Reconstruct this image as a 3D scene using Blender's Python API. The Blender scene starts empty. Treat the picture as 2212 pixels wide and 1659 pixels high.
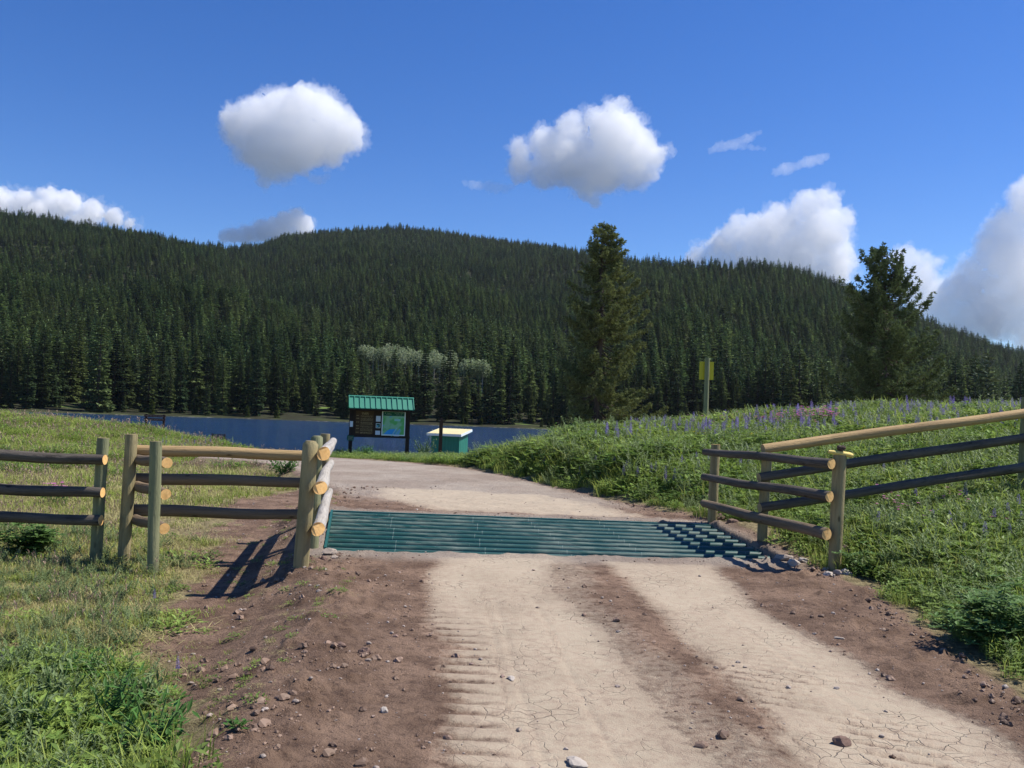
import bpy, math, random
import numpy as np
from mathutils import Vector, Matrix
random.seed(7); RNG = np.random.default_rng(7)
S = bpy.context.scene
COL = S.collection
R = math.radians

# ---------------------------------------------------------------- camera, world, sun, exposure
F_PX = 1915.0                      # focal length in units of the 2212 px wide photograph
PITCH = math.atan(66.5 / F_PX); ROLL = R(2.1); EYE = np.array([0, 0, 1.6])
cam_d = bpy.data.cameras.new('camera'); cam = bpy.data.objects.new('camera', cam_d); COL.objects.link(cam)
cam_d.sensor_width = 36; cam_d.lens = 36 * F_PX / 2212; cam_d.clip_start = .05; cam_d.clip_end = 30000
ROT = Matrix.Rotation(math.pi / 2 + PITCH, 3, 'X') @ Matrix.Rotation(ROLL, 3, 'Z')
cam.matrix_world = Matrix.Translation(Vector(EYE)) @ ROT.to_4x4()
S.camera = cam
SUN_EL, SUN_AZ = 55, 77            # azimuth clockwise from +Y (view direction)
W = bpy.data.worlds.new('World'); S.world = W; W.use_nodes = True
nt = W.node_tree; nt.nodes.clear()
sky = nt.nodes.new('ShaderNodeTexSky'); sky.sky_type = 'NISHITA'; sky.sun_disc = False
sky.sun_elevation = R(SUN_EL); sky.sun_rotation = R(SUN_AZ)
sky.altitude = 1300; sky.air_density = 1.0; sky.dust_density = .15; sky.ozone_density = 3.0
bg = nt.nodes.new('ShaderNodeBackground'); bg.inputs[1].default_value = .11
wo = nt.nodes.new('ShaderNodeOutputWorld')
hsv = nt.nodes.new('ShaderNodeHueSaturation'); hsv.inputs['Saturation'].default_value = 1.32; hsv.inputs['Hue'].default_value = .514; nt.links.new(sky.outputs[0], hsv.inputs['Color'])
nt.links.new(hsv.outputs[0], bg.inputs[0]); nt.links.new(bg.outputs[0], wo.inputs[0])
sd = bpy.data.lights.new('sun', 'SUN'); sd.energy = 5.0; sd.angle = R(.5); sd.color = (1, .95, .87)
sun = bpy.data.objects.new('sun', sd); COL.objects.link(sun)
sv = Vector((math.sin(R(SUN_AZ)) * math.cos(R(SUN_EL)), math.cos(R(SUN_AZ)) * math.cos(R(SUN_EL)), math.sin(R(SUN_EL))))
sun.rotation_euler = sv.to_track_quat('Z', 'Y').to_euler(); sun.location = (20, 0, 30)
S.view_settings.view_transform = 'Standard'; S.view_settings.look = 'None'
S.view_settings.exposure = 0.45; S.view_settings.gamma = 1; S.view_settings.use_curve_mapping = False
S.render.engine = 'CYCLES'
cy = S.cycles
cy.max_bounces = 60; cy.diffuse_bounces = 3; cy.glossy_bounces = 3; cy.transmission_bounces = 3
cy.volume_bounces = 60; cy.transparent_max_bounces = 8
cy.use_denoising = True
try: cy.denoiser = 'OPENIMAGEDENOISE'
except Exception: pass
cy.sample_clamp_indirect = 6

def ray(x, y):
    v = ROT @ Vector(((x - 1106) / F_PX, -(y - 829.5) / F_PX, -1)); return np.array(v)
def at(x, y, d):                   # point seen at photo pixel x,y at forward distance d (metres)
    v = ray(x, y); return EYE + v * d / v[1]
def hit(x, y, z=0.):               # point seen at photo pixel x,y on the level z
    v = ray(x, y); return EYE + v * (z - 1.6) / v[2]

# ---------------------------------------------------------------- helpers
def props(o, label=None, cat=None, group=None, kind=None):
    if label: o['label'] = label
    if cat: o['category'] = cat
    if group: o['group'] = group
    if kind: o['kind'] = kind
    return o
def empty(name, loc=(0, 0, 0), rz=0, label=None, cat=None, group=None):
    o = bpy.data.objects.new(name, None); COL.objects.link(o); o.location = loc; o.rotation_euler = (0, 0, rz)
    o.empty_display_size = .2
    return props(o, label, cat, group)
class MB:
    def __init__(s): s.v = []; s.f = []; s.m = []; s.sm = []
    def add(s, vs, fs, mi=0, smooth=False):
        b = len(s.v); s.v += [tuple(map(float, q)) for q in vs]
        for f in fs: s.f.append(tuple(b + i for i in f)); s.m.append(mi); s.sm.append(smooth)
    def box(s, c, d, rz=0, mi=0):
        x, y, z = [q / 2 for q in d]; cs, sn = math.cos(rz), math.sin(rz)
        vs = []
        for a, b, e in [(-x,-y,-z),(x,-y,-z),(x,y,-z),(-x,y,-z),(-x,-y,z),(x,-y,z),(x,y,z),(-x,y,z)]:
            vs.append((c[0] + a*cs - b*sn, c[1] + a*sn + b*cs, c[2] + e))
        s.add(vs, [(3,2,1,0),(4,5,6,7),(0,1,5,4),(1,2,6,5),(2,3,7,6),(3,0,4,7)], mi)
    def hexa(s, q, mi=0):            # 8 corners: bottom loop then top loop
        s.add(q, [(3,2,1,0),(4,5,6,7),(0,1,5,4),(1,2,6,5),(2,3,7,6),(3,0,4,7)], mi)
    def tube(s, pts, rad, n=10, mi=0, capmi=None, cap=(1, 1), wob=0., seed=0, bevel=0.):
        rg = random.Random(seed); pts = [Vector(p) for p in pts]; rings = []
        rad = list(rad) if hasattr(rad, '__len__') else [rad] * len(pts)
        if bevel:
            d = (pts[-1] - pts[-2]).normalized(); pts.append(pts[-1] + d * bevel); rad.append(rad[-1] * .62)
        ph = [rg.uniform(0, 6.28) for _ in range(4)]
        up = Vector((0, 0, 1)) if abs((pts[-1] - pts[0]).normalized().z) < .9 else Vector((1, 0, 0))
        vs = []
        for i, p in enumerate(pts):
            d = (pts[min(i + 1, len(pts) - 1)] - pts[max(i - 1, 0)]).normalized()
            a = d.cross(up).normalized(); b = a.cross(d)
            for k in range(n):
                t = 2 * math.pi * k / n
                r = rad[i] * (1 + wob * (math.sin(2*t + ph[0] + i*.5) * .5 + math.sin(3*t + ph[1] - i*.8) * .35 + rg.uniform(-.3, .3)))
                vs.append(p + (a * math.cos(t) + b * math.sin(t)) * r)
        fs = []
        for i in range(len(pts) - 1):
            for k in range(n): fs.append((i*n + k, (i+1)*n + k, (i+1)*n + (k+1) % n, i*n + (k+1) % n))
        s.add(vs, fs, mi, True)
        cm = mi if capmi is None else capmi
        if cap[0]: s.add([vs[k] for k in range(n)], [tuple(range(n))], cm)
        if cap[1]: s.add([vs[(len(pts)-1)*n + k] for k in range(n)][::-1], [tuple(range(n))], cm)
    def leaf(s, b, d, L, w, up=(0, 0, 1), fold=.15, mi=0, wp=.45):
        b = Vector(b); d = Vector(d).normalized(); u = Vector(up); a = d.cross(u)
        if a.length < 1e-4: a = Vector((1, 0, 0))
        a.normalize(); n = a.cross(d)
        m = b + d * L * wp
        s.add([b, m + a * w/2 + n * fold * w, b + d * L, m - a * w/2 + n * fold * w], [(0, 1, 2), (0, 2, 3)], mi)
    def build(s, name, mats, parent=None, link=True):
        me = bpy.data.meshes.new(name); me.from_pydata(s.v, [], s.f)
        if not isinstance(mats, (list, tuple)): mats = [mats]
        for m in mats: me.materials.append(m)
        me.polygons.foreach_set('material_index', s.m); me.polygons.foreach_set('use_smooth', s.sm); me.update()
        o = bpy.data.objects.new(name, me)
        if link: COL.objects.link(o)
        if parent: o.parent = parent
        return o
def copy_tree(o, parent=None):
    c = o.copy(); COL.objects.link(c); c.parent = parent
    for ch in [q for q in ALLCH.get(o.name, [])]: copy_tree(ch, c)
    return c
ALLCH = {}
def reg(root, *ch): ALLCH[root.name] = list(ch)

# numpy noise
def _h(ix, iy, s):
    n = (ix.astype(np.int64) * 374761393 + iy.astype(np.int64) * 668265263 + s * 1442695041) & 0x7fffffff
    n = ((n ^ (n >> 13)) * 1274126177) & 0x7fffffff
    return ((n ^ (n >> 16)) & 0xffff) / 65535.
def vnoise(x, y, s=0):
    x = np.asarray(x, float); y = np.asarray(y, float)
    ix = np.floor(x); iy = np.floor(y); fx = x - ix; fy = y - iy
    fx = fx*fx*(3 - 2*fx); fy = fy*fy*(3 - 2*fy)
    a = _h(ix, iy, s); b = _h(ix+1, iy, s); c = _h(ix, iy+1, s); d = _h(ix+1, iy+1, s)
    return (a + (b-a)*fx) * (1-fy) + (c + (d-c)*fx) * fy
def fbm(x, y, s=0, o=4):
    t = 0; a = .5; k = 1.
    for i in range(o): t = t + a * (vnoise(np.asarray(x)*k + i*17.3, np.asarray(y)*k - i*9.1, s + i) * 2 - 1); a *= .5; k *= 2.03
    return t
def sst(a, b, x):
    t = np.clip((np.asarray(x, float) - a) / (b - a), 0, 1); return t*t*(3 - 2*t)
def sdist(poly, x, y):              # signed distance to polygon, negative inside
    x = np.asarray(x, float); y = np.asarray(y, float)
    d = np.full(x.shape, 1e9); ins = np.zeros(x.shape, bool); n = len(poly)
    for i in range(n):
        ax, ay = poly[i]; bx, by = poly[(i+1) % n]; ex, ey = bx-ax, by-ay
        t = np.clip(((x-ax)*ex + (y-ay)*ey) / (ex*ex + ey*ey + 1e-12), 0, 1)
        d = np.minimum(d, (x-ax-t*ex)**2 + (y-ay-t*ey)**2)
        c = ((ay > y) != (by > y)) & (x < (bx-ax) * (y-ay) / ((by-ay) if by != ay else 1e-12) + ax)
        ins ^= c
    d = np.sqrt(d); return np.where(ins, -d, d)

# ---------------------------------------------------------------- materials
def newmat(name):
    m = bpy.data.materials.new(name); m.use_nodes = True; t = m.node_tree; t.nodes.clear()
    out = t.nodes.new('ShaderNodeOutputMaterial')
    return m, t, out
def N(t, typ, **kw):
    n = t.nodes.new(typ)
    for k, v in kw.items():
        if k.startswith('i_'):
            key = k[2:]; key = int(key) if key.isdigit() else key.replace('_', ' ')
            n.inputs[key].default_value = v
        else: setattr(n, k, v)
    return n
def ramp(t, fac, stops):
    if len(stops) == 1: stops = [(0, stops[0][1]), (1, stops[0][1])]
    r = t.nodes.new('ShaderNodeValToRGB'); e = r.color_ramp.elements
    while len(e) < len(stops): e.new(.5)
    for q, (p, c) in zip(e, stops): q.position = p; q.color = (*c, 1) if len(c) == 3 else c
    t.links.new(fac, r.inputs[0]); return r.outputs[0]
def mix(t, f, a, b, mode='MIX'):
    n = t.nodes.new('ShaderNodeMix'); n.data_type = 'RGBA'; n.blend_type = mode
    for s, v in ((n.inputs[0], f), (n.inputs[6], a), (n.inputs[7], b)):
        if hasattr(v, 'is_output'): t.links.new(v, s)
        elif isinstance(v, (int, float)): s.default_value = v
        else: s.default_value = (*v, 1)
    return n.outputs[2]
def mth(t, op, a, b=0., clamp=False):
    n = t.nodes.new('ShaderNodeMath'); n.operation = op; n.use_clamp = clamp
    for s, v in ((n.inputs[0], a), (n.inputs[1], b)):
        if hasattr(v, 'is_output'): t.links.new(v, s)
        else: s.default_value = v
    return n.outputs[0]
def noise(t, vec, scale, det=4, rough=.55, dist=0):
    n = N(t, 'ShaderNodeTexNoise'); n.inputs['Scale'].default_value = scale; n.inputs['Detail'].default_value = det
    n.inputs['Roughness'].default_value = rough; n.inputs['Distortion'].default_value = dist
    if vec is not None: t.links.new(vec, n.inputs['Vector'])
    return n.outputs[0]
def mapping(t, vec, sc):
    n = N(t, 'ShaderNodeMapping'); n.inputs['Scale'].default_value = sc; t.links.new(vec, n.inputs[0]); return n.outputs[0]
def bump(t, h, strength, dist):
    n = N(t, 'ShaderNodeBump'); n.inputs['Strength'].default_value = strength; n.inputs['Distance'].default_value = dist
    t.links.new(h, n.inputs['Height']); return n.outputs[0]
def princ(t, out, col, rough=.8, spec=.3, nrm=None, metal=0.):
    p = N(t, 'ShaderNodeBsdfPrincipled')
    if hasattr(col, 'is_output'): t.links.new(col, p.inputs['Base Color'])
    else: p.inputs['Base Color'].default_value = (*col, 1)
    if hasattr(rough, 'is_output'): t.links.new(rough, p.inputs['Roughness'])
    else: p.inputs['Roughness'].default_value = rough
    p.inputs['Specular IOR Level'].default_value = spec; p.inputs['Metallic'].default_value = metal
    if nrm is not None: t.links.new(nrm, p.inputs['Normal'])
    t.links.new(p.outputs[0], out.inputs[0]); return p
def simple(name, col, rough=.8, var=.25, scale=8, spec=.25, bmp=.0):
    m, t, out = newmat(name); tc = N(t, 'ShaderNodeTexCoord')
    n = noise(t, tc.outputs['Object'], scale, 5)
    c = mix(t, n, tuple(q * (1 - var) for q in col), tuple(min(1, q * (1 + var)) for q in col))
    nr = bump(t, n, bmp, .02) if bmp else None
    princ(t, out, c, rough, spec, nr); return m
def foliage(name, cols, transl=.3, rnd=.5, patch=0., spec=.15, vary=0.):
    """cols: ramp of leaf colours chosen by the random number of each plant"""
    m, t, out = newmat(name); oi = N(t, 'ShaderNodeObjectInfo'); ge = N(t, 'ShaderNodeNewGeometry')
    f = oi.outputs['Random']
    if patch:
        pn = noise(t, mapping(t, oi.outputs['Location'], (1, 1, 1)), patch, 2)
        f = mth(t, 'ADD', mth(t, 'MULTIPLY', f, .5), mth(t, 'SUBTRACT', mth(t, 'MULTIPLY', pn, 1.6), .55), True)
    c = ramp(t, f, [(i / max(1, len(cols) - 1), q) for i, q in enumerate(cols)])
    if vary: fr_ = mth(t, 'FRACT', mth(t, 'MULTIPLY', oi.outputs['Random'], 17.3))
    rn = mth(t, 'ADD', mth(t, 'MULTIPLY', ge.outputs['Random Per Island'], rnd), 1 - rnd / 2)
    hs = N(t, 'ShaderNodeHueSaturation'); rn = mth(t, 'MULTIPLY', rn, mth(t, 'ADD', mth(t, 'MULTIPLY', fr_, vary), 1 - vary / 2)) if vary else rn
    t.links.new(c, hs.inputs['Color']); t.links.new(rn, hs.inputs['Value'])
    d = N(t, 'ShaderNodeBsdfPrincipled'); d.inputs['Roughness'].default_value = .55; d.inputs['Specular IOR Level'].default_value = spec
    tr = N(t, 'ShaderNodeBsdfTranslucent'); mx = N(t, 'ShaderNodeMixShader'); mx.inputs[0].default_value = transl
    t.links.new(hs.outputs[0], d.inputs['Base Color']); t.links.new(hs.outputs[0], tr.inputs[0])
    t.links.new(d.outputs[0], mx.inputs[1]); t.links.new(tr.outputs[0], mx.inputs[2]); t.links.new(mx.outputs[0], out.inputs[0])
    return m
def wood(name, a, b, grain=26, rough=.8, knots=True, crack=.5):
    """uses object space: grain is stretched along the axis stored in the 'axis' attribute (u along the log)"""
    m, t, out = newmat(name); at_ = N(t, 'ShaderNodeUVMap')
    tc = at_.outputs[0]
    g = noise(t, mapping(t, tc, (1.2, grain, 1)), 1.0, 6, .65, .3)
    big = noise(t, mapping(t, tc, (1.5, 3, 1)), 1.0, 4, .6)
    fine = noise(t, mapping(t, tc, (14, 40, 1)), 1.0, 3, .6)
    c = mix(t, ramp(t, big, [(.3, (0, 0, 0)), (.7, (1, 1, 1))]), a, b)
    dk = ramp(t, g, [(.38, (1, 1, 1)), (.50, (0, 0, 0))])
    c = mix(t, mth(t, 'MULTIPLY', dk, crack), c, tuple(q * .3 for q in a))
    c = mix(t, mth(t, 'MULTIPLY', fine, .5), c, tuple(q * .55 for q in a))
    kv = N(t, 'ShaderNodeTexVoronoi'); kv.inputs['Scale'].default_value = 1.0; t.links.new(mapping(t, tc, (3.2, 7, 1)), kv.inputs['Vector'])
    c = mix(t, ramp(t, kv.outputs['Distance'], [(.06, (.85,.85,.85)), (.14, (0,0,0))]), c, tuple(q * .22 for q in a))
    pt = noise(t, mapping(t, tc, (2.2, 5, 1)), 1.0, 5, .7)
    c = mix(t, ramp(t, pt, [(.56, (0,0,0)), (.62, (.55,.55,.55))]), c, tuple(q * .5 for q in a))
    h = mth(t, 'ADD', g, mth(t, 'MULTIPLY', fine, .4))
    princ(t, out, c, rough, .2, bump(t, h, .9, .015)); return m
def cutend(name, a, b):
    m, t, out = newmat(name); tc = N(t, 'ShaderNodeTexCoord')
    n = noise(t, tc.outputs['Object'], 30, 4); n2 = noise(t, tc.outputs['Object'], 7, 3)
    c = mix(t, n, a, b); c = mix(t, ramp(t, n2, [(.52, (0, 0, 0)), (.6, (.35, .35, .35))]), c, tuple(q * .45 for q in a))
    princ(t, out, c, .8, .2, bump(t, n, .4, .01)); return m

M_post = wood('treated_post_wood', (.40, .33, .17), (.25, .21, .11), 16, crack=.5)
M_post_green = wood('green_treated_wood', (.29, .29, .16), (.17, .19, .10), 16, crack=.5)
M_rail_dark = wood('weathered_dark_rail_wood', (.085,.070,.056), (.17,.145,.115), 22)
M_rail_tan = wood('peeled_tan_rail_wood', (.52, .36, .17), (.36, .24, .12), 22, crack=.4)
M_rail_brown = wood('brown_rail_wood', (.25, .18, .11), (.15, .12, .09), 22)
M_rail_grey = wood('grey_rail_wood', (.50, .47, .43), (.33, .29, .24), 30)
M_cut = cutend('fresh_cut_wood', (.78, .42, .13), (.90, .60, .26))
M_cut_dull = cutend('aged_cut_wood', (.36, .27, .13), (.28, .22, .12))

def log(name, p0, p1, r0, r1, mat, parent, cap=None, seed=0, bend=.0, bevel=0, seg=10, n=18, wob=.06, tilt=0.):
    """tapered round log from p0 to p1 with UVs along its length, slight sway and cut ends"""
    rg = random.Random(seed * 7 + 1); p0 = Vector(p0); p1 = Vector(p1); d = (p1 - p0); L = d.length; dn = d.normalized()
    up = Vector((0, 0, 1)) if abs(dn.z) < .9 else Vector((1, 0, 0)); a = dn.cross(up).normalized(); b = a.cross(dn)
    ph = rg.uniform(0, 6.28); ph2 = rg.uniform(0, 6.28)
    pts = []; rad = []
    for i in range(seg + 1):
        t = i / seg
        off = (a * math.sin(t * 4 + ph) + b * math.sin(t * 5.3 + ph2)) * (bend * math.sin(math.pi * t)) 
        pts.append(p0 + d * t + off); rad.append(r0 + (r1 - r0) * t)
    mb = MB(); mb.tube(pts, rad, n, 0, 1, (1, 1), wob, seed, bevel)
    if tilt: mb.v = [tuple(Vector(v) - dn * tilt * max(-.02, (v[0] - p1.x))) if abs((Vector(v) - p1).dot(dn)) < .004 else v for v in mb.v]
    o = mb.build(name, [mat, cap or M_cut], parent)
    me = o.data; uv = me.uv_layers.new(name='UVMap')
    for p in me.polygons:
        ks = list(p.vertices)
        for li, vi in zip(p.loop_indices, ks):
            i, k = divmod(vi, n)
            if p.material_index == 0:
                if k == 0 and any(q % n == n - 1 for q in ks) : k = n
                uv.data[li].uv = (i * L / seg + seed * 3.7, k / n * .45 + seed * 1.3)
            else: uv.data[li].uv = (0, 0)
    return o

# ---------------------------------------------------------------- terrain
WATER = -2.4
ROAD = [(3.6,-3),(3.45,3),(3.2,5.2),(3.25,6.5),(3.6,8.6),(3.6,9.7),(3.4,11),(3.15,13),(2.5,15.5),(1.6,19.5),(.3,24.5),(-1.4,29.8),(-4,33),(-7,35.2),(-9.5,35.6),(-11.5,34),
        (-11,31),(-9.5,29.8),(-8.5,29),(-6.6,26),(-4.3,20),(-3.4,17),(-3.0,13.5),(-2.6,10.5),(-2.2,8.6),(-1.75,7.5),(-1.5,5.4),(-1.45,4),(-1.45,-3)]
GUARD = [at(702,1190,10.0), at(1697,1219,10.45), at(1530,1134,12.9), at(717,1104,12.5)]   # near left, near right, far right, far left
GUARD2 = [(float(q[0]), float(q[1])) for q in GUARD]
# bare disturbed soil beside the road on the left
DIRT = [hit(*q, z=-.12)[:2] for q in [(700,1040),(560,1052),(450,1075),(520,1105),(490,1150),(470,1190),(400,1235),(330,1300),(395,1370),(385,1430),(430,1500),(400,1590),(440,1700),(900,1700),(900,1250),(720,1180)]]
DIRT = [(float(a), float(b)) for a, b in DIRT]
TRK = [[(-.76,9.9),(-.76,8.82),(-.62,7.3),(-.46,6.07),(-.27,4.07),(-.15,-1),(1.35,-1),(1.06,4.19),(.88,6.26),(.66,7.7),(.51,9.07),(.5,9.9)],
       [(1.14,9.9),(1.16,9.2),(1.29,6.32),(1.5,4.23),(1.7,-1),(3.1,-1),(2.85,3.6),(2.62,4.7),(2.35,6.6),(2.25,8),(2.3,9.9)]]
TRK2 = [[tuple(map(float, hit(*q, z=.05)[:2])) for q in P] for P in
        ([(980,1108),(1140,1112),(1110,1075),(1010,1055),(860,1050),(880,1075)], [(1160,1116),(1330,1122),(1240,1085),(1140,1065),(1040,1060),(1080,1085)])]

MX = np.array([-60, -2, 0, 2.8, 4, 6.2, 9, 13, 17, 25, 60.]); MYs = np.array([-5, 5, 9, 12, 18, 28, 40, 60, 100, 300.])
MZ = np.array([
 [0, 0, 0,   0,  0, .05, .1, .2, .3, .5, 1],
 [0, 0, 0,  .0, .02, .1, .2, .3, .4, .6, 1],
 [0, 0, 0, -.02, .0, .2, .45, .7, .9, 1.2, 1.6],
 [0, 0, 0,  -.02, .1, .48, .85, 1.2, 1.4, 1.7, 2.2],
 [-.1, 0, .0, .3, .5, .75, 1.15, 1.6, 1.8, 2.0, 2.4],
 [-.25, -.25, .0, .86, 1.0, 1.27, 1.62, 1.98, 2.07, 2.13, 2.2],
 [-.5, -.5, -.3, .1, .3, .6, 1.0, 1.4, 1.5, 1.6, 1.8],
 [-2, -2, -1.9, -1.6, -1.4, -1.0, -.5, 0, .3, .6, .8],
 [-2.9, -2.9, -2.7, -2.2, -2.0, -1.7, -1.4, -1.1, -.9, -.6, -.4],
 [-5, -5, -5, -5, -5, -5, -5, -5, -5, -5, -5]])
def bil(x, y):
    xi = np.clip(np.searchsorted(MX, x) - 1, 0, len(MX) - 2); yi = np.clip(np.searchsorted(MYs, y) - 1, 0, len(MYs) - 2)
    fx = np.clip((x - MX[xi]) / (MX[xi+1] - MX[xi]), 0, 1); fy = np.clip((y - MYs[yi]) / (MYs[yi+1] - MYs[yi]), 0, 1)
    fx = fx*fx*(3-2*fx)*.5 + fx*.5
    return (MZ[yi, xi]*(1-fx) + MZ[yi, xi+1]*fx)*(1-fy) + (MZ[yi+1, xi]*(1-fx) + MZ[yi+1, xi+1]*fx)*fy
def land_left(x, y):
    zc = np.interp(x, [-60, -40, -28, -22, -16, -12, -8, 0, 10], [1.4, .9, .38, .03, -.68, -1.05, -.85, -.55, -.5])
    z = -.19 + (zc + .19) * np.clip((y - 13) / 34, 0, 1) - .04 * sst(6, 2, y)
    yc = np.interp(x, [-25, -12, -8, 3], [50, 46, 43, 42]); b = np.clip(y - yc, 0, 400)
    return z - .085 * b + .00012 * np.clip(b, 0, 60)**2
def road_z(y): return np.interp(y, [-5, 8, 10, 12.7, 15, 20, 26, 31, 36, 60], [0, 0, .01, .15, .06, -.06, -.16, -.26, -.36, -.6])
def height(x, y, micro=True):
    x = np.asarray(x, float); y = np.asarray(y, float)
    rd = sdist(ROAD, x, y)
    right = x > np.interp(y, [-5, 10, 13, 20, 25, 30, 34], [1, 1, .5, -1, -3, -5, -8])
    zr = road_z(y)
    zl = land_left(x, y); zm = bil(x, y)
    far = sst(26, 34, y); wr = sst(-4.5, 2.5, x)
    zland = np.where(right, zm * (1 - far) + (zl * (1 - wr) + zm * wr) * far, zl)
    bl = np.where(right, sst(-.1, 1.3, rd), sst(-.25, .55, rd))
    # thrown-up soil berm on the left shoulder, bank dirt right
    z = zr * (1 - bl) + zland * bl
    z = z + .065 * np.exp(-((rd + .30) / .30)**2) * (x < 0) * sst(9.6, 8.6, y) * (y > 0)
    z = z + .16 * np.exp(-((rd) / .35)**2) * (x < 0) * sst(12.6, 13.2, y) * sst(17, 14, y)
    z = z + .07 * np.exp(-((rd - .25) / .3)**2) * (x > 0) * sst(10, 11, y) * sst(18, 14, y)
    gd = sdist(GUARD2, x, y)
    if micro:
        tk = np.minimum(sdist(TRK[0], x, y), sdist(TRK[1], x, y))
        soft = sst(-.05, .35, tk)
        dirt = sst(.3, -.1, np.minimum(rd, sdist(DIRT, x, y)))
        z = z + (.003 + .022 * soft) * fbm(x * 3.2, y * 3.2, 3, 4) * dirt * sst(40, 25, y)
        z = z + .07 * soft * dirt * (.45 + np.exp(-((rd + .3) / .5)**2)) * np.clip(fbm(x * 8, y * 8, 9, 4) - .10, 0, 1) * sst(30, 15, y)
        z = z - .02 * (1 - soft) * sst(9.6, 8.5, y)
        z = z + .05 * fbm(x * .9, y * .9, 5, 3) * (1 - dirt) + .14 * fbm(x * .22, y * .22, 6, 3) * (1 - dirt) * sst(13, 26, y)
        # tyre marks pressed crosswise and lengthwise into the dried mud
        u = x + .10 * (y - 4)
        cross = np.clip(np.sin(y * 34 + np.sin(x * 5) * .8), -.2, 1)
        m1 = np.exp(-((u - (-.12)) / .17)**2) * sst(7.6, 6.2, y)
        m2 = np.exp(-((u - 1.95) / .4)**2) * sst(6.2, 5.3, y) * (vnoise(x * 2.5, y * 1.3, 44) > .35)
        z = z - .014 * m1 * cross - .012 * m2 * np.clip(np.sin((y + .5 * x) * 42), -.2, 1)
        for c in (.18, .27, .62, 1.62, 2.2): z = z - .005 * np.exp(-((u - c - .03 * np.sin(y)) / .022)**2) * sst(9, 7, y)
    z = z - .38 * sst(.02, -.1, gd)
    z = np.where(gd > 0, z, z)
    return z
def gz(x, y): return float(height(np.array([x]), np.array([y]))[0])

def grid_obj(name, X, Y, Z, mat, smooth=True):
    ny, nx = X.shape; me = bpy.data.meshes.new(name)
    me.vertices.add(nx*ny); me.vertices.foreach_set('co', np.stack([X, Y, Z], -1).astype(np.float32).ravel())
    i = np.arange(ny - 1)[:, None] * nx + np.arange(nx - 1)[None, :]
    q = np.stack([i, i+1, i+1+nx, i+nx], -1).reshape(-1, 4); nf = len(q)
    me.loops.add(nf*4); me.loops.foreach_set('vertex_index', q.astype(np.int32).ravel())
    me.polygons.add(nf); me.polygons.foreach_set('loop_start', np.arange(0, nf*4, 4, dtype=np.int32))
    me.polygons.foreach_set('use_smooth', np.full(nf, smooth)); me.update(calc_edges=True)
    me.materials.append(mat); o = bpy.data.objects.new(name, me); COL.objects.link(o); return o
def set_attr(me, name, arr):
    a = me.color_attributes.new(name, 'FLOAT_COLOR', 'POINT'); a.data.foreach_set('color', arr.astype(np.float32).ravel())

def barepatch(x, y):                # bare soil showing between the weeds of the left foreground
    return sst(.17, .03, fbm(x*1.25, y*1.0, 95, 3) + .35 * sst(5.4, 4.4, y) + .30 * sst(8.2, 9.4, y) + .06 * (-1.5 - x)) * (x < 0) * (y < 14)
def masks(x, y):
    wob = .22 * fbm(x * 1.6, y * 1.6, 21, 4) + .05 * fbm(x * 9, y * 9, 22, 2)
    sc = 1 + sst(14, 40, y) * 1.2
    rd = sdist(ROAD, x, y); dd = sdist(DIRT, x, y)
    dirt = sst(.18, -.22, np.minimum(rd + wob * sc * .8, dd + wob * 1.6))
    dirt = np.maximum(dirt, .85 * barepatch(x, y))
    tk = np.minimum(sdist(TRK[0], x, y), sdist(TRK[1], x, y)); tk2 = np.minimum(sdist(TRK2[0], x, y), sdist(TRK2[1], x, y))
    u_ = x + .10 * (y - 4); m1 = np.exp(-((u_ - (-.05)) / .20)**4) * sst(7.8, 6.6, y); m2 = np.exp(-((u_ - 2.0) / .45)**4) * sst(6.6, 5.6, y) * sst(.3, .5, vnoise(x * 2.5, y * 1.3, 44))
    tread = np.clip(m1 * sst(.1, .6, np.sin(y * 34 + np.sin(x * 5) * .8)) + m2 * sst(.1, .7, np.sin((y + .5 * x) * 42)) + m2 * 0, 0, 1)
    for c_ in (.18, .62, 1.62): tread = np.maximum(tread, .6 * np.exp(-((u_ - c_ - .03 * np.sin(y)) / .018)**2) * sst(9, 7, y) * sst(.3, .6, vnoise(x * 3, y * 1.1, 45)))
    pale = (1 - .5 * tread) * np.maximum(sst(.22, -.30, tk + wob * .6) * (.80 + .45 * fbm(x * 1.3, y * .6, 24, 3)).clip(.25, 1), .95 * sst(.9, -.3, tk2 + wob * .8)); pale = np.maximum(pale, .36 * sst(.75, .0, sdist(TRK[0], x, y) + wob * 1.4) * sst(-.4, .5, x + .1 * (y - 4)))
    grav = np.maximum(sst(14.2, 17.5, y), sst(-.5, .0, -np.abs(sdist(GUARD2, x, y)) + .25) * .9) * sst(.1, -.4, rd)
    return dirt, pale, grav, rd

ys = [-4.]
while ys[-1] < 110: ys.append(ys[-1] + max(.02, .0068 * abs(ys[-1])) if ys[-1] > 2.3 else ys[-1] + .25)
ys = np.array(ys + [130, 160, 200, 300.])
us = np.concatenate([np.linspace(-1.3, -.7, 60)[:-1], np.linspace(-.7, .7, 760), np.linspace(.7, 1.3, 60)[1:]])
X = us[None, :] * (ys[:, None] + 4.5); Y = np.repeat(ys[:, None], len(us), 1)
Zg = height(X, Y)
m, t, out = newmat('ground_soil')
at_ = N(t, 'ShaderNodeAttribute', attribute_name='mask'); sp = N(t, 'ShaderNodeSeparateColor'); t.links.new(at_.outputs[0], sp.inputs[0])
geo = N(t, 'ShaderNodeNewGeometry'); P = geo.outputs['Position']
n1 = noise(t, P, 2.2, 6, .6); n2 = noise(t, P, 14, 8, .72); n3 = noise(t, P, 70, 4, .7); nb = noise(t, P, .7, 4)
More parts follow.
